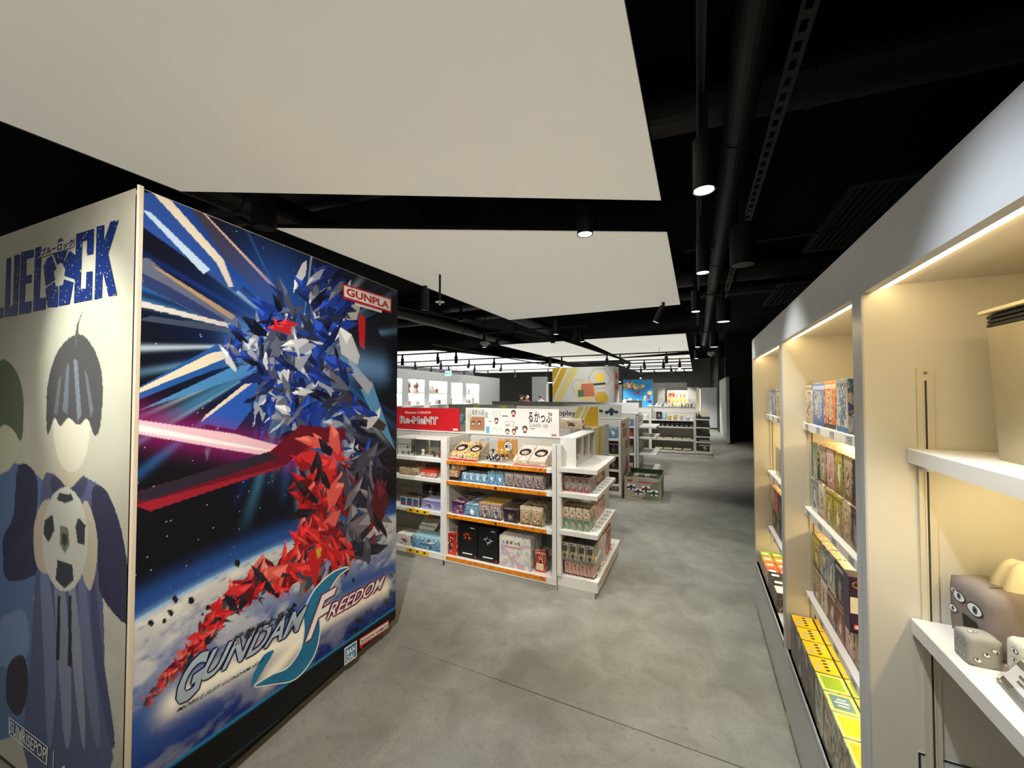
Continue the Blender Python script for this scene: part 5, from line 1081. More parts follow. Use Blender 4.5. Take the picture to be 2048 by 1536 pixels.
GB = mat('grey_box', (150, 144, 130), .45, noise=.08); GT = mat('brown_box_top', (70, 62, 54), .4)
for k in range(4):
    x0 = -1.0+k*.068
    t = thing('robot_kit_box', 'grey box with dark window, yellow wedge and black figure mark, %s from left' % ORD[k], 'box', (x0, 3.02, .272)); w_ = .064
    M().bbox(0, w_, 0, .16, 0, .13, .001).build('carton', GB, t); M().box(.002, w_-.002, .002, .158, .13, .131).build('top_print', GT, t)
    M().bbox(.008, w_-.012, -.0015, 0, .062, .108, .0004).build('dark_window', mat('grey_window', (64, 66, 58), .3), t)
    M().add([(w_-.002, -.001, .03), (w_-.002, -.001, .08), (w_-.012, -.001, .07), (w_-.012, -.001, .04)], [(0, 1, 2, 3)]).build('yellow_wedge', YELLOW, t)
    M().box(.01, .03, -.001, 0, .115, .122).build('title_mark', INK, t)
    me = M().cyl((.03, -.001, .043), (.03, -.0015, .043), .004, n=10); me.cyl((.03, -.001, .04), (.03, -.001, .022), .004, n=6); me.cyl((.03, -.001, .036), (.016, -.001, .026), .0022, n=6); me.cyl((.03, -.001, .036), (.044, -.001, .026), .0022, n=6); me.cyl((.03, -.001, .024), (.022, -.001, .006), .0024, n=6); me.cyl((.03, -.001, .024), (.038, -.001, .006), .0024, n=6)
    me.build('figure_mark', INK, t)
    eb(-.985+k*.062, -.985+k*.062+.059, 3.06, 3.155, .131, .25, 'pink', 'pink toy box under the grey figure-marked ones, %s from left' % ORD[k], 51, 30)
t = thing('display_tray', 'pale green cardboard tray between pink boxes and grey boxes', 'tray', (-.99, 3.045, .251)); M().box(0, .265, 0, .2, 0, .018).build('tray_base', A('green', 60, 4), t); M().box(.255, .265, 0, .2, .018, .05).build('tray_side', mat('tray_white', (206, 214, 206), .5), t)
for q in range(5): eb(-.80, -.745, 3.2+q*.11, 3.3+q*.11, .131, .37+.01*(q % 2), ['pink', 'white', 'white', 'red', 'red'][q], '%s upright pack behind on the bottom end shelf, %s from the front' % (['pink', 'white clear', 'white silver', 'red', 'red green'][q], ORD[q]), 60+q, 24)
# white three-window display case on top of the end rack
t = thing('charm_display', 'white three-window display case with hanging charms on the end rack', 'display case', (-1.015, 3.06, 1.0))
W_, D_, H_ = .13, .66, .225
M().box(0, .006, 0, D_, .01, H_).build('rear_board', WHITE, t); M().box(0, W_, 0, D_, 0, .01).build('bottom_board', WHITE, t); M().box(0, W_, 0, D_, H_, H_+.012).build('top_board', WHITE, t)
for y_ in (0, .214, .434, .648): M().box(.006, W_, y_, y_+.012, .01, H_).build('divider', WHITE, t)
M().box(W_-.003, W_-.001, .012, D_-.012, .012, H_-.002).build('window_pane', GLASS, t)
for k, c in enumerate(((50, 40, 36), (206, 70, 40), (226, 110, 40))):
    f_ = thing('charm', ['dark', 'red', 'orange and gold'][k]+' charm hanging on a cord inside the white display case', 'charm', (-.912, 3.15+k*.215, 1.0)); M().cyl((0, -.04, .215), (0, 0, .09), .0016, n=6).cyl((0, .04, .215), (0, 0, .09), .0016, n=6).build('cord', mat('cord_tan', (190, 160, 90), .5), f_)
    M().ball((0, 0, .07), .02, .03, .032, n=10, k=6).build('pendant', mat('charm_body', c, .4), f_, smooth=True); M().ball((0, .004, .1), .012, n=8, k=6).build('bead', mat('charm_bead', c, .4), f_, smooth=True); M().bbox(-.04, .02, -.06, .06, .0115, .04, .002).build('card', PAPER, f_)

# ------------------------------------------------------------------ second rack with honeycomb side panel and "opley" header
rackB = gondola([-4.3, -3.2, -2.13, -1.05], 4.2, 5.08, 'white gondola rack right behind the near one with a yellow striped end board', zs=(.98, .74, .45))
YP = mat('yellow_stripe', (200, 160, 24), .5); YP2 = mat('pale_yellow_stripe', (206, 190, 110), .5)
t = thing('end_board', 'beige end board with yellow slanted stripes closing the second rack', 'end board', (-1.045, 4.22, 0)); BE = mat('beige_board', (196, 188, 170), .5)
M().box(0, .014, 0, .86, .05, 1.205).build('board', BE, t)
for a, b_, c_, d_, m_ in ((.06, .14, .10, .16, YP), (.30, .42, .18, .26, YP), (.44, .5, .28, .34, YP2), (.18, .24, .2, .22, YP2)):
    M().add([(.0148, c_, .3), (.0148, d_, .3), (.0148, b_, 1.2), (.0148, a, 1.2)], [(0, 1, 2, 3)]).build('stripe', m_, t)
t, w_ = header(-2.15, -1.06, 4.64, 1.195, 1.432, 'white header sign with rounded black lowercase lettering and yellow slanted stripes', WPR)
p0 = at_y(1118, 843, 4.64).x+1.605; p1 = at_y(1151, 843, 4.64).x+1.605
text3(M(), 'opley', (p0-.006, -.002, .105), (p1-p0+.006, 0, 0), (0, 0, .085), bold=.01).build('lettering', INK, t)
for a, b_, m_ in ((.30, .37, YP2), (.39, .43, YP2), (.44, .54, YP)): M().add([(a-.12, -.0015, 0), (b_-.12 if b_ < .54 else .54, -.0015, 0), (min(b_, .545), -.0015, .236), (a, -.0015, .236)], [(0, 1, 2, 3)]).build('stripe', m_, t)
t, w_ = header(-3.22, -2.17, 4.64, 1.195, 1.44, 'grey green header sign with yellow stripes behind the red sign', mat('grey_green_board', (150, 156, 146), .5))
for a, b_, m_ in ((-.1, .0, YP2), (.32, .42, YP2)): M().add([(a-.1, -.0015, 0), (b_-.1, -.0015, 0), (b_, -.0015, .244), (a, -.0015, .244)], [(0, 1, 2, 3)]).build('stripe', m_, t)
t = carton(at_y(1121, 845, 4.3).x, at_y(1165, 845, 4.3).x, 4.26, 4.42, 1.19, 1.3, 'cream and pink boxed set on top of the second rack below the striped sign', 'cream', 5, '-y', 20)
carton(at_y(912, 850, 4.3).x, at_y(931, 850, 4.3).x, 4.26, 4.4, 1.19, 1.33, 'blue boxed toy on the second rack between the red and white signs', 'sky', 5, '-y', 14)

# third rack (dark merchandise) with graphic side panel
rackC = gondola([-5.4, -4.3, -3.2, -2.13, -1.045], 6.03, 6.85, 'white gondola rack with dark merchandise and a red and beige side poster', zs=(.90, .66, .43, .21))
t = thing('side_poster', 'beige poster with red block lettering and red grey shape on the rack side', 'poster', (-1.04, 6.05, .03)); M().box(0, .006, 0, .74, 0, 1.16).build('sheet', mat('poster_beige', (196, 184, 162), .5, noise=.1, nscale=4), t)
text3(M(), 'SORRY', (.0075, .12, .84), (0, .5, 0), (0, 0, .14), bold=.03).build('lettering', REDM, t) if 0 else None
for zz, ya, yb_ in ((.88, .1, .5), (.68, .3, .66)):
    for q in range(4):
        y_ = ya+(yb_-ya)*q/4; M().box(.0065, .0075, y_, y_+.07, zz, zz+.025).box(.0065, .0075, y_, y_+.07, zz+.05, zz+.07).box(.0065, .0075, y_, y_+.07, zz+.1, zz+.125).box(.0065, .0075, y_+.022, y_+.045, zz, zz+.12).build('red_character', REDM, t)
M().box(.0065, .0075, .05, .3, 1.04, 1.1).build('red_mark', REDM, t)
M().add([(.0078, .38, .6), (.0078, .6, .45), (.0078, .55, .2), (.0078, .3, .12), (.0078, .35, .4)], [(0, 1, 2, 3, 4)]).build('red_shape', mat('poster_red', (170, 70, 50), .5), t); M().add([(.0085, .12, .3), (.0085, .35, .35), (.0085, .42, .02), (.0085, .3, -.0), (.0085, .16, .1)], [(0, 1, 2, 3, 4)]).build('grey_shape', mat('poster_grey', (110, 112, 116), .5), t)
t, w_ = header(-2.1, -1.1, 6.44, 1.19, 1.41, 'grey green header sign picturing blue toy buggies', mat('sage_board', (168, 172, 160), .5))
def buggy(t, cx, z, s, y=-.003, body=(30, 44, 90), top=(206, 80, 40)):
    bm_ = mat('buggy_blue', body, .4); tm = mat('buggy_top', top, .4)
    M().add([(cx+a*s, y, z+b_*s) for a, b_ in ((-.1, -.01), (-.05, .02), (-.02, .055), (.02, .055), (.04, .02), (.1, 0), (.1, -.02), (-.08, -.03))], [tuple(range(7, -1, -1))]).build('buggy_body', bm_, t)
    M().add([(cx-.03*s, y-.0005, z+.05*s), (cx+.03*s, y-.0005, z+.05*s), (cx, y-.0005, z+.09*s)], [(0, 1, 2)]).build('buggy_roof', tm, t)
    for dx, dz, r_ in ((-.085, -.02, .028), (.085, -.01, .026), (.0, -.045, .028)): M().cyl((cx+dx*s, y-.0005, z+dz*s), (cx+dx*s, y-.0012, z+dz*s), r_*s, n=14).build('buggy_wheel', INK, t)
buggy(t, .1, .12, .9); buggy(t, .34, .11, .95, top=(110, 160, 80))
rg = np.random.default_rng(4)
for si, (z, zt) in enumerate(((.90, 1.1), (.66, .86), (.43, .62), (.21, .39), (.10, .19))):
    x = -1.09-.0
    for k in range(4):
        w2 = .13; x0 = x-w2; pal = [['sky', 'white', 'grey', 'sky'], ['dark', 'dark', 'dark', 'dark'], ['dark', 'red', 'dark', 'dark'], ['dark', 'red', 'robo', 'dark'], ['robo', 'red', 'dark', 'dark']][si][k]
        carton(x0, x-.006, 6.06, 6.2, z, z+(zt-z)*rg.uniform(.75, .97), '%s boxed model, %s shelf beside the side poster, %s from the aisle' % (dict(sky='blue', white='white', grey='grey', dark='black', red='red', robo='grey white')[pal], ORD[si], ORD[k]), pal, 200+si*5+k, '-y', 12)
        x = x0
# cardboard bin on the floor
t = thing('dump_bin', 'open cardboard bin printed with toy buggies and red lettering on the floor by the aisle', 'box', (-.995, 6.02, 0)); W_, D_, H_ = .51, .62, .345; CB2 = mat('bin_print_grey', (176, 168, 150), .5, noise=.18, nscale=3)
for nm, bx in (('front_wall', (0, W_, 0, .006, 0, H_)), ('rear_wall', (0, W_, D_-.006, D_, 0, H_+.03)), ('side_wall', (0, .006, .006, D_-.006, 0, H_)), ('side_wall', (W_-.006, W_, .006, D_-.006, 0, H_)), ('bottom', (.006, W_-.006, .006, D_-.006, 0, .01))): M().box(*bx).build(nm, CB2, t)
M().box(.006, W_-.006, D_-.012, D_-.006, .05, H_+.03).build('inner_rear_print', mat('bin_green', (40, 70, 40), .5), t)
M().box(.006, W_-.006, .006, D_-.012, .305, .315).build('top_card', mat('bin_dark_green', (40, 56, 36), .5), t); M().bbox(.1, .42, .08, .5, .315, .318, .001).build('road_print', mat('bin_road', (150, 148, 142), .5), t); M().add([(.25, -.0008, .03), (.5, -.0008, .03), (.5, -.0008, .33), (.38, -.0008, .25)], [(0, 1, 2, 3)]).build('green_print', mat('bin_sage', (112, 128, 98), .5), t)
for k, (x, z) in enumerate(((.1, .2), (.2, .14), (.31, .19), (.42, .14))): M().bbox(x-.055, x+.055, -.0013, -.0008, z-.04, z+.045, .0001).build('white_outline', PAPER, t); buggy(t, x, z, .55, -.002, [(30, 50, 120), (30, 40, 90), (130, 40, 40), (40, 70, 40)][k], [(206, 206, 206), (226, 180, 150), (226, 60, 60), (110, 180, 80)][k])
for q in range(9): M().box(.2+q*.028, .222+q*.028, -.001, 0, .275, .292).build('red_character', REDM, t)
M().box(.04, .12, -.001, 0, .285, .305).build('red_label', REDM, t); M().box(.1, .38, -.001, 0, .055, .06).build('caption_line', INK, t)
for k in range(4): carton(.11+k*.08-.995, .18+k*.08-.995, 6.2, 6.3, .318, .35, 'small boxed toy lying in the cardboard bin, %s from left' % ORD[k], 'dark' if k % 2 else 'tan', 300+k, '-y', 30)

# fourth rack: empty slatwall end
gondola([-5.4, -4.3, -3.2, -2.13, -1.055], 7.7, 8.6, 'white gondola rack with empty end shelves behind the cardboard bin', zs=(.96, .76, .44))
t = thing('end_rack', 'white slatted end rack with four empty shelves behind the cardboard bin', 'shop rack', (-1.045, 7.7, 0))
M().box(0.001, .3, .02, .95, 0, .05).build('plinth', GREYW, t); M().box(0.001, .36, .02, .97, .05, .1).build('base_deck', WHITE, t); M().box(-.0, .04, .004, .06, .1, 1.16).build('front_post', GREYW, t)
for k in range(11): M().box(.004, .016, .06, .92, .105+k*.095, .105+(k+1)*.095-.012).build('slat', WHITE, t)
M().box(.001, .004, .06, .92, .1, 1.14).build('groove_backing', GROOVE, t)
for z in (.955, .755, .44, .12):
    sh = M().bbox(.018, .35, .1, .95, z-.03, z, .0015).build('shelf', WHITE, t)
    if z < .9: M().box(.2, .345, .12, .93, z, z+.0012).build('price_sheet', PAPER, sh)
t, w_ = header(-4.4, -1.05, 8.14, 1.16, 1.405, 'long blank white header board over the fourth rack', mat('blank_white', (232, 232, 232), .5)); M().box(w_-.06, w_-.03, -.001, 0, .02, .03).build('corner_mark', INK, t)
for k in range(8):
    z = [.44, .76, .96, .12][k % 4]; carton(-1.11-.13*(k//4)-.12, -1.11-.13*(k//4), 7.73, 7.86, z, z+.14, '%s boxed toy on the fourth rack, %s from the aisle, %s level' % (['teal', 'red', 'blue', 'grey'][k % 4], ORD[k//4], ['second', 'third', 'top', 'bottom'][k % 4]), ['green', 'red', 'sky', 'robo'][k % 4], 320+k, '-y', 12)

# fifth rack, far
gondola([-3.3, -2.2, -1.13, -.045], 10.98, 11.9, 'far white gondola rack with black goods and empty lower shelves', zs=(.90, .72, .39), m=GREYW, n=9)
t = thing('end_rack', 'far white end rack stacked with black folded goods by the aisle', 'shop rack', (-.04, 10.98, 0))
M().box(0.001, .37, .02, .9, 0, .06).build('plinth', GREYW, t); M().box(.001, .38, .0, .92, .06, .12).build('base_deck', GREYW, t); M().box(.0, .02, .02, .88, .12, 1.12).build('core_panel', GREYW, t); M().box(.021, .33, .2, .23, .12, 1.14).build('cross_panel', mat('cream_panel', (206, 200, 176), .5), t)
for z in (.94, .73, .50, .36): M().box(.022, .34, .0, .2, z-.03, z).build('shelf', GREYW, t)
for k, (z, h) in enumerate(((.94, .05), (.73, .05), (.50, .07))):
    f_ = thing('folded_bag', 'black folded bag on the far end rack, %s shelf from top' % ORD[k], 'bag', (.13, 11.08, z)); M().bbox(-.11, .17, -.08, .08, 0, h, .01).build('cloth', BLACK, f_); M().add([(-.1, -.05, h), (-.02, -.05, h), (-.1, -.05, h+.11), (-.1, 0, h), (-.02, 0, h), (-.1, 0, h+.11)], [(0, 1, 2), (3, 5, 4), (0, 3, 4, 1), (1, 4, 5, 2), (2, 5, 3, 0)]).build('flap', BLACK, f_)
for k, z in enumerate((.36, .25)): 
    f_ = thing('folded_cloth', 'grey folded cloth low on the far end rack, %s' % ['upper', 'lower'][k], 'cloth', (.15, 11.08, z if k == 0 else .27)); M().bbox(-.1, .15, -.08, .08, 0, .05, .012).build('cloth', mat('cloth_grey', (120, 112, 98), .9), f_)
f_ = carton(.03, .29, 11.0, 11.18, .12, .28, 'black printed box at the bottom of the far end rack', 'dark', 400, '-y', 12)
tops = [(-.98, .14, .2, 'dark', 'grey upright pack'), (-.83, .1, .17, 'sky', 'blue toy pack'), (-.70, .09, .1, 'yel', 'yellow small figure'), (-.55, .08, .12, 'yel', 'second yellow small figure'), (-.40, .08, .13, 'pink', 'pink and grey small figure'), (-.26, .09, .07, 'sky', 'small round blue tin'), (-1.5, .14, .16, 'dark', 'black toy pack left of the post')]
for k, (x, w2, h, pal, nm) in enumerate(tops): carton(x, x+w2, 11.02, 11.14, .90, .90+h, nm+' on the top shelf of the far rack', pal, 410+k, '-y', 14)
for k in range(9):
    x0 = -1.1+k*.115; f_ = thing('black_pouch', 'black pouch under the top shelf of the far rack, %s from the post' % ORD[k], 'bag', (x0+.055, 11.1, .72)); M().bbox(-.054, .054, -.08, .1, 0, .125+.01*(k % 2), .008).build('pouch', BLACK, f_); M().box(-.02, .02, -.082, -.08, .02, .03).build('white_tag', PAPER, f_)
for k in range(8):
    x0 = -1.02+(k % 4)*.23; z = .39 if k < 4 else .12
    f_ = thing('flat_pack', 'cream wrapped flat pack on the %s of the far rack, %s from post' % ('lower shelf' if k < 4 else 'base', ORD[k % 4]), 'package', (x0+.1, 11.08, z)); M().bbox(-.1, .1, -.08, .08, 0, .035, .012).build('wrap', mat('wrap_cream', (176, 166, 134), .4), f_); M().box(-.05, .0, -.05, .0, .035, .037).build('label', A('tan', 40, k), f_)
# low black-topped counter and grey board behind
t = thing('sales_counter', 'low white counter with black edge behind the far rack', 'counter', (-2.2, 12.9, 0)); M().box(-1.2, .9, 0, .7, 0, 1.05).build('counter_body', WHITE, t); M().box(-1.22, .92, -.02, .72, 1.05, 1.08).build('counter_top', BLACK, t); M().box(-1.2, .9, 0.1, .7, 1.08, 1.12).build('display_ledge', WHITE, t)
t = thing('grey_board', 'plain grey board standing on the low white counter', 'board', (-1.85, 13.15, 1.12)); M().box(-.25, .25, 0, .03, 0, .24).build('board', mat('greige_board', (140, 132, 118), .6), t); M().box(-.1, .1, .03, .12, 0, .01).build('foot', GREYW, t)
rg = np.random.default_rng(12)
t = thing('display_table', 'white display table far down the aisle covered in small silver toys', 'table', (-.8, 15.6, 0)); M().box(-.9, .7, -.1, .8, 1.05, 1.1).build('table_top', WHITE, t)
for x, y_ in ((-.85, -.05), (.65, -.05), (-.85, .75), (.65, .75)): M().box(x-.03, x+.03, y_-.03, y_+.03, 0, 1.05).build('leg', WHITE, t)
for k in range(14):
    f_ = thing('model_toy', 'small silver grey model on the far display table, %s from left' % ORD[k], 'toy', (-1.6+k*.11, 15.6+rg.uniform(0, .3), 1.1), rg.uniform(0, 3), 'silver models on the far display table'); s_ = rg.uniform(.7, 1.2)
    mt = mat('silver_toy', [(170, 176, 180), (60, 64, 70), (200, 200, 196)][k % 3], .3); M().bbox(-.04*s_, .04*s_, -.03, .03, 0, .05*s_, .01).build('body', mt, f_); M().ball((0, 0, .08*s_), .025*s_, n=8, k=5).build('head', mt, f_); M().cyl((.0, 0, .06*s_), (.08*s_, 0, .12*s_), .01, n=6).build('arm', mt, f_)

# ------------------------------------------------------------------ honeycomb pillar, blue poster, far wall dressing
t = thing('pillar_cladding', 'white pillar cladding with honeycomb outlines and yellow stripes', 'pillar', (-2.644, 14.0, 0)); PW = 2.31
M().box(-PW, 0, 0, .9, 0, 2.56).build('cladding', mat('pillar_white', (200, 200, 196), .5), t)
M().box(0, .006, .0, .9, .02, 2.5).build('side_sheet', mat('poster_beige2', (176, 160, 146), .5), t)
for zz in (2.1, 1.72):
    for q in range(2): M().box(.006, .012, .25+q*.3, .47+q*.3, zz, zz+.22).build('red_character', REDM, t)
def pp(px, py): p = at_y(px, py, 14.0); return (p.x+2.644, p.z)
def ppoly(pts, m, name, e=.004): M().add([(pp(*p)[0], -e, pp(*p)[1]) for p in pts], [tuple(range(len(pts)))]).build(name, m, t)
ppoly([(1105.5, 736), (1135, 736), (1105.5, 800)], YP, 'stripe'); ppoly([(1140, 736), (1158, 736), (1118, 808), (1105.5, 808)], mat('pale_gold', (206, 190, 120), .5), 'stripe', .003)
ppoly([(1120, 736), (1123, 736), (1106, 772), (1105.5, 768)], PAPER, 'stripe', .005)
def hexa(cx, cy, r_, m, name, w2=None, e=.006):
    P_o = [(cx+r_*math.cos(PI/3*k), cy+r_*math.sin(PI/3*k)) for k in range(6)]
    if w2 is None: ppoly(P_o, m, name, e); return
    me = M()
    for k in range(6):
        a, b_ = P_o[k], P_o[(k+1) % 6]; ai = (cx+(a[0]-cx)*(1-w2), cy+(a[1]-cy)*(1-w2)); bi = (cx+(b_[0]-cx)*(1-w2), cy+(b_[1]-cy)*(1-w2))
        me.add([(pp(*q)[0], -e, pp(*q)[1]) for q in (a, b_, bi, ai)], [(0, 1, 2, 3)])
    me.build(name, m, t)
HG = mat('honey_line', (176, 150, 90), .5)
hexa(1199, 757, 23, HG, 'hexagon_outline', .06); hexa(1157, 772, 15, HG, 'hexagon_outline', .08); hexa(1172, 783, 22, mat('pale_honey', (214, 194, 140), .5), 'hexagon', e=.007); hexa(1203, 796, 14, YP, 'hexagon', e=.008)
hexa(1199, 755, 11, mat('bright_yellow_block', (232, 196, 30), .5), 'plain_yellow_block', e=.009); ppoly([(1187, 767), (1211, 765), (1211, 769), (1187, 771)], INK, 'black_base', .010)
ppoly([(1163, 768), (1186, 766), (1190, 792), (1160, 794)], mat('tan_red_block', (190, 100, 70), .5), 'plain_red_block', .010); ppoly([(1156, 780), (1168, 780), (1168, 793), (1156, 794)], mat('green_block', (70, 110, 70), .5), 'plain_green_block', .011)
# blue wall print with plain blobs
t = thing('wall_poster', 'big blue poster with scattered coloured rounded shapes at the back', 'poster', (-3.0, 18.0, 0)); M().box(0, 1.27, 0, .05, .9, 2.2).build('sheet', mat('sky_poster', (50, 140, 200), .5, noise=.15, nscale=2), t)
M().box(0.02, .06, .05, .1, 0, .9).box(1.2, 1.24, .05, .1, 0, .9).build('stand_post', GREYW, t)
for k in range(26):
    x, z = rg.uniform(.06, 1.2), rg.uniform(1.15, 2.12); c = [(236, 236, 230), (226, 120, 60), (170, 40, 40), (236, 200, 90), (60, 70, 110), (230, 170, 180), (150, 190, 80), (236, 236, 236)][k % 8]
    M().ball((x, -.001-.0005*k, z), rg.uniform(.04, .11), .002, rg.uniform(.04, .1), n=12, k=6).build('printed_blob', mat('blob', c, .5), t)
# grid walls, warm shelf, far white wall
def lattice(x0, x1, y, z0, z1, lab, step=.12):
    t = thing('lattice_panel', lab, 'panel', (x0, y, z0)); W_, H_ = x1-x0, z1-z0; M().box(0, W_, .02, .04, 0, H_).build('backing', mat('lattice_back', (200, 196, 186), .6), t)
    me = M(); k = -H_
    while k < W_:
        a = max(0, k); b_ = min(W_, k+H_)
        if b_-a > .02: me.add([(a, 0, a-k), (a+.02, 0, a-k), (b_, 0, b_-k-.001), (b_-.02, 0, b_-k)], [(0, 1, 2, 3)]); me.add([(a, -.004, H_-(a-k)), (a+.02, -.004, H_-(a-k)), (b_, -.004, H_-(b_-k)), (b_-.02, -.004, H_-(b_-k))], [(0, 1, 2, 3)])
        k += step
    tag(me.build('lattice', mat('lattice_dark', (60, 58, 54), .5), t), kind='stuff')
    return t
lattice(-.46, .1, 23.8, .3, 1.92, 'white panel with dark diagonal lattice at the end of the aisle'); lattice(-2.0, -1.65, 23.8, .3, 1.92, 'lattice panel left of the warm lit shelf')
struct('wall_partition', box(-3.2, -.5, 24.4, 24.5, 0, 2.2), mat('partition_grey', (150, 148, 142), .6))
t = thing('lit_shelf', 'warm lit wall shelf with small toys at the end of the aisle', 'shelf unit', (-1.5, 24.0, 0)); WL_ = mat('warm_back', (236, 200, 140), .5)
M().box(0, 1.02, .2, .24, .5, 1.72).build('back_panel', WL_, t); M().box(-.03, 0, 0, .24, .5, 1.76).build('side_panel', CABIN, t); M().box(1.02, 1.05, 0, .24, .5, 1.76).build('side_panel', CABIN, t); M().box(-.03, 1.05, 0, .24, 1.72, 1.76).build('top_panel', CABIN, t)
for z in (.7, 1.02, 1.34): M().box(0, 1.02, 0, .2, z, z+.02).build('shelf', WHITE, t)
M().box(0, 1.02, .01, .03, 1.7, 1.72).build('led_strip', LED, t); area((-1.0, 24.05, 1.69), (-1.0, 24.15, 0), 9, .9, .05, (1, .8, .5))
for z in (1.33, 1.01): area((-1.0, 24.05, z), (-1.0, 24.15, 0), 5, .9, .05, (1, .8, .5))
for k in range(15):
    z = [.72, 1.04, 1.36][k % 3]; f_ = thing('toy_figure', 'toy on the warm lit shelf, %s level, %s from left' % (['lowest', 'middle', 'top'][k % 3], ORD[k//3]), 'toy', (-1.42+(k//3)*.2, 24.1, z), 0, 'toys on the warm lit shelf'); c = [(180, 60, 30), (206, 120, 60), (120, 70, 50)][k % 3] if k > 2 else (220, 60, 30); M().bbox(-.05, .05, -.03, .03, 0, .12, .01).build('body', mat('far_toy', c, .5), f_); M().ball((0, 0, .16), .04, n=8, k=5).build('head', mat('far_toy_head', c, .5), f_)
t = carton(-1.46, -1.12, 23.95, 24.0, 1.36, 1.6, 'orange red box sign on the warm lit shelf', 'red', 700, '-y', 3, plain=mat('orange_box', (220, 80, 40), .5))
t = thing('warm_pilaster', 'cream lit strip column beside the white column at the aisle end', 'column', (-.02, 20.6, 0)); M().box(0, .16, 0, .2, 0, 1.86).build('shaft', mat('cream_shaft', (226, 214, 186), .5), t); M().box(.17, .19, -.02, .2, .1, 1.8).build('led_strip', mat('led_far', (255, 236, 190), .4, emit=3), t)
# ------------------------------------------------------------------ niche wall on the left
A0 = Vector((-9.837, 11.0, 0)); A1 = Vector((-10.788, 20.0, 0)); dN = (A1-A0).normalized(); rzN = math.atan2(dN.y, dN.x)
nN = Vector((dN.y, -dN.x, 0))   # towards the shop
def np_(px, py): d = ray(px, py); k = (A0-CC).dot(nN)/d.dot(nN); q = CC+d*k-A0; return (q.dot(dN), q.z)
NW = mat('niche_wall_white', (206, 208, 208), .5); NI = mat('niche_lit_back', (244, 244, 240), .5)
nis = []
for x0, x1, zt in ((792, 804, 757), (817, 849, 759.5), (859, 894, 763), (903, 925, 766), (933, 958, 768)):
    a = np_(x0, 780)[0]; b_ = np_(x1, 780)[0]; z = np_((x0+x1)/2, zt)[1]; nis.append((a, b_, z))
wl = bpy.data.objects.new('wall_left', None); COL.objects.link(wl); wl.location = A0; wl.rotation_euler = (0, 0, rzN); tag(wl, kind='structure')
HT = 2.5; prev = -1.5
for a, b_, z in nis:
    M().box(prev, a, 0, .45, 0, HT).build('pier', NW, wl); M().box(a, b_, 0, .45, z, HT).build('lintel', NW, wl); M().box(a, b_, 0, .45, 0, .7).build('sill', NW, wl)
    M().box(a, b_, .42, .45, .7, z).build('niche_back', NI, wl); M().box(a, b_, .02, .42, z-.52, z-.5).build('niche_shelf', NW, wl); M().box(a, b_, .02, .42, z-1.02, z-1.0).build('niche_shelf', NW, wl)
    M().box(a+.02, b_-.02, .04, .08, z-.03, z-.001).build('niche_lamp', mat('niche_led', (255, 255, 250), .4, emit=30), wl)
    prev = b_
    c = A0+dN*((a+b_)/2)-nN*.2
    area((c.x, c.y, z-.05), (c.x, c.y, 0), 26*(b_-a), (b_-a)*.9, .1, (1, 1, .97)).rotation_euler = (0, 0, rzN)
    area((c.x, c.y, z-.54), (c.x, c.y, 0), 16*(b_-a), (b_-a)*.9, .1, (1, 1, .97)).rotation_euler = (0, 0, rzN)
M().box(prev, 10.2, 0, .45, 0, HT).build('pier', NW, wl)
def nloc(px, py, dd=.15): u, z = np_(px, py); q = A0+dN*u-nN*dd; return (q.x, q.y, z)
def nthing(name, lab, cat, px, z, dd=.2): u = np_(px, 780)[0]; q = A0+dN*u-nN*dd; return thing(name, lab, cat, (q.x, q.y, z), rzN)
z1n = nis[1][2]-.5
for k, px in enumerate((824, 840)):
    f_ = nthing('bust', 'brown long-haired display bust in the second niche, %s one' % ['left', 'right'][k], 'figure', px, z1n, .2); bm_ = mat('bust_brown', (110, 70, 56), .5); M().ball((0, 0, .3), .12, .12, .17, n=12, k=8).build('hair', mat('bust_hair', (70, 44, 38), .5), f_, smooth=True); M().ball((0, -.06, .27), .07, .08, .1, n=10, k=8).build('face', bm_, f_, smooth=True); M().cyl((0, 0, 0), (0, 0, .2), .13, .06, n=12).build('shoulders', bm_, f_)
items = [(870, 2, 'pink', .3, 'white and pink upright box'), (863, 2, 'grey', .3, 'grey slim box'), (880, 2, 'dark', .2, 'small dark box'), (821, 1, 'orange', .2, 'orange upright box'), (842, 0, 'robo', .16, 'grey slanted toy'), (826, 0, 'red', .16, 'red toy'), (866, 0, 'pink', .12, 'pink box'), (885, 0, 'dark', .2, 'dark box'), (943, 2, 'purp', .22, 'mauve box'), (938, 0, 'yel', .22, 'yellow toy'), (944, 0, 'purp', .2, 'purple grey box'), (951, 0, 'tan', .3, 'brown box'), (908, 0, 'pink', .3, 'pale pink patterned piece')]
for px, lv, pal, h, nm in items:
    ni = min(nis, key=lambda q: abs((q[0]+q[1])/2-np_(px, 780)[0])); z = ni[2]-.5 if lv == 2 else (ni[2]-1.0 if lv == 0 else ni[2]-1.0+.18); 
    f_ = nthing('display_box', nm+' in the lit niche wall', 'box', px, z if lv != 1 else ni[2]-1.0, .22); hh = h+(.18 if lv == 1 else 0); M().bbox(-.11, .11, -.08, .08, 0, hh, .005).build('carton', A(pal, 5, 9), f_); M().box(-.1, .1, -.084, -.08, .02, hh-.02).build('front_print', A(pal, 8, 3), f_)
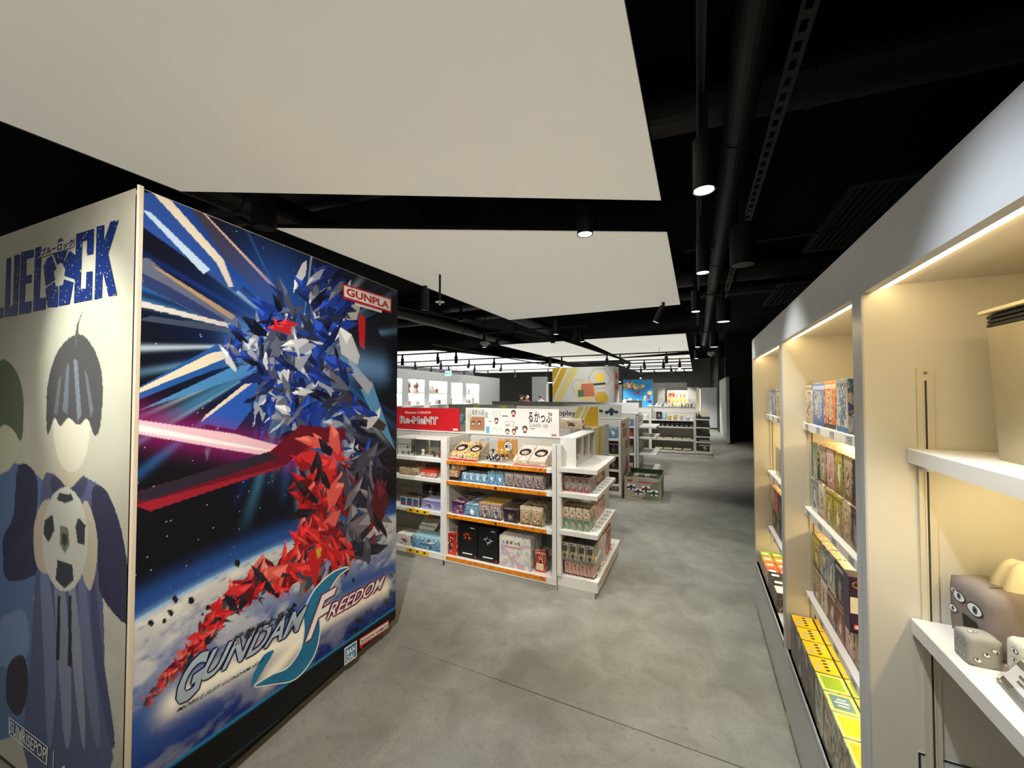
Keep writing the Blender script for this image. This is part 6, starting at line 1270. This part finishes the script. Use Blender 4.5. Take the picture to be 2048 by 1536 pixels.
# exit sign
t = thing('exit_sign', 'green and white exit sign with arrow and running figure hanging from the ceiling', 'exit sign', tuple(at_y(896, 752, 9.8)))
M().box(-.11, .11, 0, .03, 0, .16).build('light_box', mat('exit_glow', (200, 240, 236), .4, emit=1.1), t); M().cyl((-.08, .015, .16), (-.08, .015, 1.65), .004, n=6).cyl((.08, .015, .16), (.08, .015, 1.65), .004, n=6).build('hanger_rod', BLACK, t)
GRN = mat('exit_green', (0, 96, 70), .5); M().box(-.085, -.03, -.002, 0, .072, .088).add([(-.05, -.002, .05), (-.02, -.002, .08), (-.05, -.002, .11)], [(0, 1, 2)]).build('arrow', GRN, t)
text3(M(), '出口', (.01, -.003, .085), (.08, 0, 0), (0, 0, .05)).build('lettering', GRN, t); M().ball((.055, -.003, .065), .01, .001, .01, n=8, k=5).box(.045, .06, -.003, -.001, .03, .056).build('running_figure', GRN, t)
# dark opening, far shop front
struct('wall_opening_side', box(-9.2, -8.2, 22.2, 22.4, 0, 2.6), mat('side_grey', (150, 152, 152), .5))
struct('trim_opening_left', box(-8.22, -8.12, 22.1, 22.3, 0, 2.15), WHITE); 
bo = struct('wall_dark_opening', box(-8.1, -7.0, 22.5, 22.6, 0, 2.6), BLACK)
struct('wall_white_far', box(-7.0, -6.4, 22.4, 22.6, 0, 2.05), mat('far_white', (226, 226, 224), .5))
struct('wall_far_window_side', box(-6.4, -4.0, 23.6, 23.7, 0, 2.1), mat('far_pale_grey', (190, 188, 182), .5))
t = thing('linear_light', 'long white linear light over the far dark opening', 'light', (-8.1, 22.0, 2.2)); M().box(0, 4.3, 0, .06, 0, .04).build('diffuser', mat('linear_white', (255, 255, 252), .4, emit=3), t); M().box(0, 4.3, 0, .06, .04, .07).build('housing', BLACK, t)
t = thing('shop_window', 'lit glass shop window far back with dark goods inside', 'window', (-6.3, 23.4, .6))
M().box(0, 1.1, .1, .12, 0, 1.25).build('lit_backdrop', mat('window_glow', (230, 235, 235), .4, emit=.8), t); M().box(-.03, 1.13, -.02, .0, 1.25, 1.3).box(-.03, 0, -.02, 0, 0, 1.25).box(1.1, 1.13, -.02, 0, 0, 1.25).box(.5, .53, -.02, 0, 0, 1.25).build('window_frame', BLACK, t)
for k in range(5): M().box(.08+k*.2, .18+k*.2, .04, .08, .3, [1.1, .8, 1.0, .7, .9][k]).build('dark_garment', DARKG, t)
M().box(0.002, 1.098, -.012, -.008, 0, 1.25).build('glass_pane', GLASS, t)
t = thing('blue_shelf', 'blue wire frame display stand far back between the people', 'display stand', (-4.95, 21.5, 0)); M().box(-.28, .28, .02, .04, .9, 1.75).build('blue_panel', mat('cyan_panel', (90, 180, 226), .5), t)
for x in (-.3, .3): M().cyl((x, 0, 0), (x, 0, 1.8), .015, n=8).build('post', BLACK, t)
for z in (1.35, 1.78, .9): M().cyl((-.3, 0, z), (.3, 0, z), .012, n=8).build('rail', BLACK, t)
f_ = thing('figurine', 'pale and dark red figurine standing before the far black opening', 'figure', (-7.55, 22.0, .0)); M().cyl((0, 0, 0), (0, 0, .9), .25, n=14).build('pedestal', BLACK, f_); M().ball((0, 0, 1.15), .14, .12, .25, n=10, k=8).build('body', mat('fig_red', (90, 50, 50), .5), f_, smooth=True); M().ball((-.02, 0, 1.48), .07, .06, .12, n=10, k=8).build('head', PAPER, f_, smooth=True)

# ------------------------------------------------------------------ people far back
def person(loc, rz, label, shirt, s=1.0):
    t = thing('person', label, 'person', loc, rz)
    V_ = [(0, 0, .93), (0, 0, 1.08), (0, 0, 1.26), (0, .0, 1.40), (0, -.01, 1.47), (.10, 0, .88), (.12, -.01, .48), (.12, .02, .09), (.12, -.10, .04), (-.10, 0, .88), (-.12, -.01, .48), (-.12, .02, .09), (-.12, -.10, .04),
          (.17, 0, 1.38), (.23, 0, 1.12), (.20, -.18, .98), (-.17, 0, 1.38), (-.23, 0, 1.12), (-.20, -.18, .98)]
    E_ = [(0, 1), (1, 2), (2, 3), (3, 4), (0, 5), (5, 6), (6, 7), (7, 8), (0, 9), (9, 10), (10, 11), (11, 12), (3, 13), (13, 14), (14, 15), (3, 16), (16, 17), (17, 18)]
    R_ = [.14, .13, .15, .1, .055, .09, .06, .045, .04, .09, .06, .045, .04, .065, .045, .035, .065, .045, .035]
    me = bpy.data.meshes.new('body'); me.from_pydata([tuple(c*s for c in v) for v in V_], E_, []); sk = me.skin_vertices.new(name='')if hasattr(me.skin_vertices, 'new') else None
    o = bpy.data.objects.new('body', me); COL.objects.link(o); o.parent = t; me.materials.append(shirt)
    o.modifiers.new('skin', 'SKIN'); 
    if me.skin_vertices:
        for i, r_ in enumerate(R_): me.skin_vertices[0].data[i].radius = (r_*s, r_*s*.8)
        me.skin_vertices[0].data[0].use_root = True
    sb = o.modifiers.new('sub', 'SUBSURF'); sb.levels = 1; sb.render_levels = 1
    skn = mat('skin_tone', (196, 150, 124), .5); hr = mat('black_hair', (22, 20, 20), .5)
    M().ball((0, -.015, 1.60), .078, .095, .115, n=14, k=10).ball((0, -.115, 1.585), .014, .02, .02, n=6, k=4).ball((.08, 0, 1.59), .012, .02, .03, n=6, k=4).ball((-.08, 0, 1.59), .012, .02, .03, n=6, k=4).cyl((0, 0, 1.45), (0, 0, 1.54), .05, n=10).build('head', skn, t, smooth=True)
    M().ball((0, .012, 1.635), .088, .1, .098, n=14, k=8).build('hair', hr, t, smooth=True)
    M().ball((.03, -.105, 1.61), .01, .006, .007, n=6, k=4).ball((-.03, -.105, 1.61), .01, .006, .007, n=6, k=4).build('eyes', INK, t); M().ball((0, -.105, 1.545), .022, .006, .006, n=8, k=4).build('mouth', mat('lips', (150, 80, 74), .5), t)
    for sx in (1, -1):
        hm = M().ball((sx*.2*s, -.21*s, .955*s), .035, .045, .02, n=8, k=5)
        for q in range(4): hm.cyl((sx*.2*s+(q-1.5)*.016, -.235*s, .955*s), (sx*.2*s+(q-1.5)*.018, -.29*s, .935*s+.004*q), .008, .006, n=6)
        hm.cyl((sx*.18*s, -.2*s, .955*s), (sx*.15*s, -.24*s, .95*s), .009, .007, n=6); hm.build('hand', skn, t, smooth=True)
    t.scale = (1, 1, .87); return t
for px, Y, lab, c, rz in ((1043, 18.6, 'person with black hair, leftmost of the three far back', (40, 40, 44), 2.6), (1054, 18.0, 'person in dark red shirt standing between the other two', (90, 24, 28), 1.2), (1081, 18.3, 'person in light grey shirt seen from behind', (120, 122, 124), 3.2)):
    p = at_z(px, 850, 0); q = at_y(px, 790, Y); person((q.x, Y, 0), rz, lab, mat('shirt', c, .8), 1.0)

# ------------------------------------------------------------------ lights of the shop and added fill spots
for x, y, z, l in aisle[:3]: spot((x, y, z-.01), (x, y, 0), 80, 66, (.98, 1, .96), .4)
spot((.03, .75, 2.55), (.03, .75, 0), 90, 66, (.82, .9, 1), .4)
spot((.0, 8.95, 2.55), (0, 8.95, 0), 110, 84, blend=.6); spot((.0, 11.97, 2.55), (0, 11.97, 0), 110, 84, blend=.6)
spot((0, 6.6, 2.52), (-1.03, 6.45, .7), 60, 60, (1, .98, .93), .7); spot((0, 4.2, 2.52), (-1.03, 4.6, .7), 60, 60, (1, .98, .93), .7)  # fill spots added to brighten the dark side poster and striped end board
# unseen spot added to brighten the space poster, banner spot, rack washers
spot((-.3, -.3, 2.7), (-1.75, 1.2, 1.3), 300, 62, (1, .97, .9), .9)
spot((-2.05, -.5, 2.62), (-2.0, .6, 1.75), 140, 34, (.94, 1, .92), .9)
for x, y, tx, ty, tz, e in ((-1.6, 1.95, -1.6, 3.2, .9, 45), (-2.6, 2.2, -2.5, 3.3, 1.0, 35), (-.6, 2.27, -.85, 3.3, .8, 30), (-1.2, 5.6, -1.2, 6.3, .8, 40), (-2.2, 6.4, -2.0, 4.8, 1.2, 50), (-1, 7.2, -1, 7.9, .8, 50), (-.5, 9.6, -.6, 11, .8, 80), (-2.2, 9.6, -1.8, 11.2, .9, 80), (-3.5, 11.6, -4, 14, 1.8, 60)):
    spot((x, y, 2.52), (tx, ty, tz), e*2.2, 72, (1, .98, .93), .7)
for x, y in ((-10.5, 11), (-8, 12), (-8.5, 16), (-6.5, 18), (-3.5, 16.8), (-2, 15.5), (-.7, 17), (-1.5, 20), (-.8, 22.8), (-6, 21), (-4.5, 19), (-6.5, 9)):
    spot((x, y, 2.45), (x-.2, y+.4, 0), 330, 120, (1, 1, .98), .5)
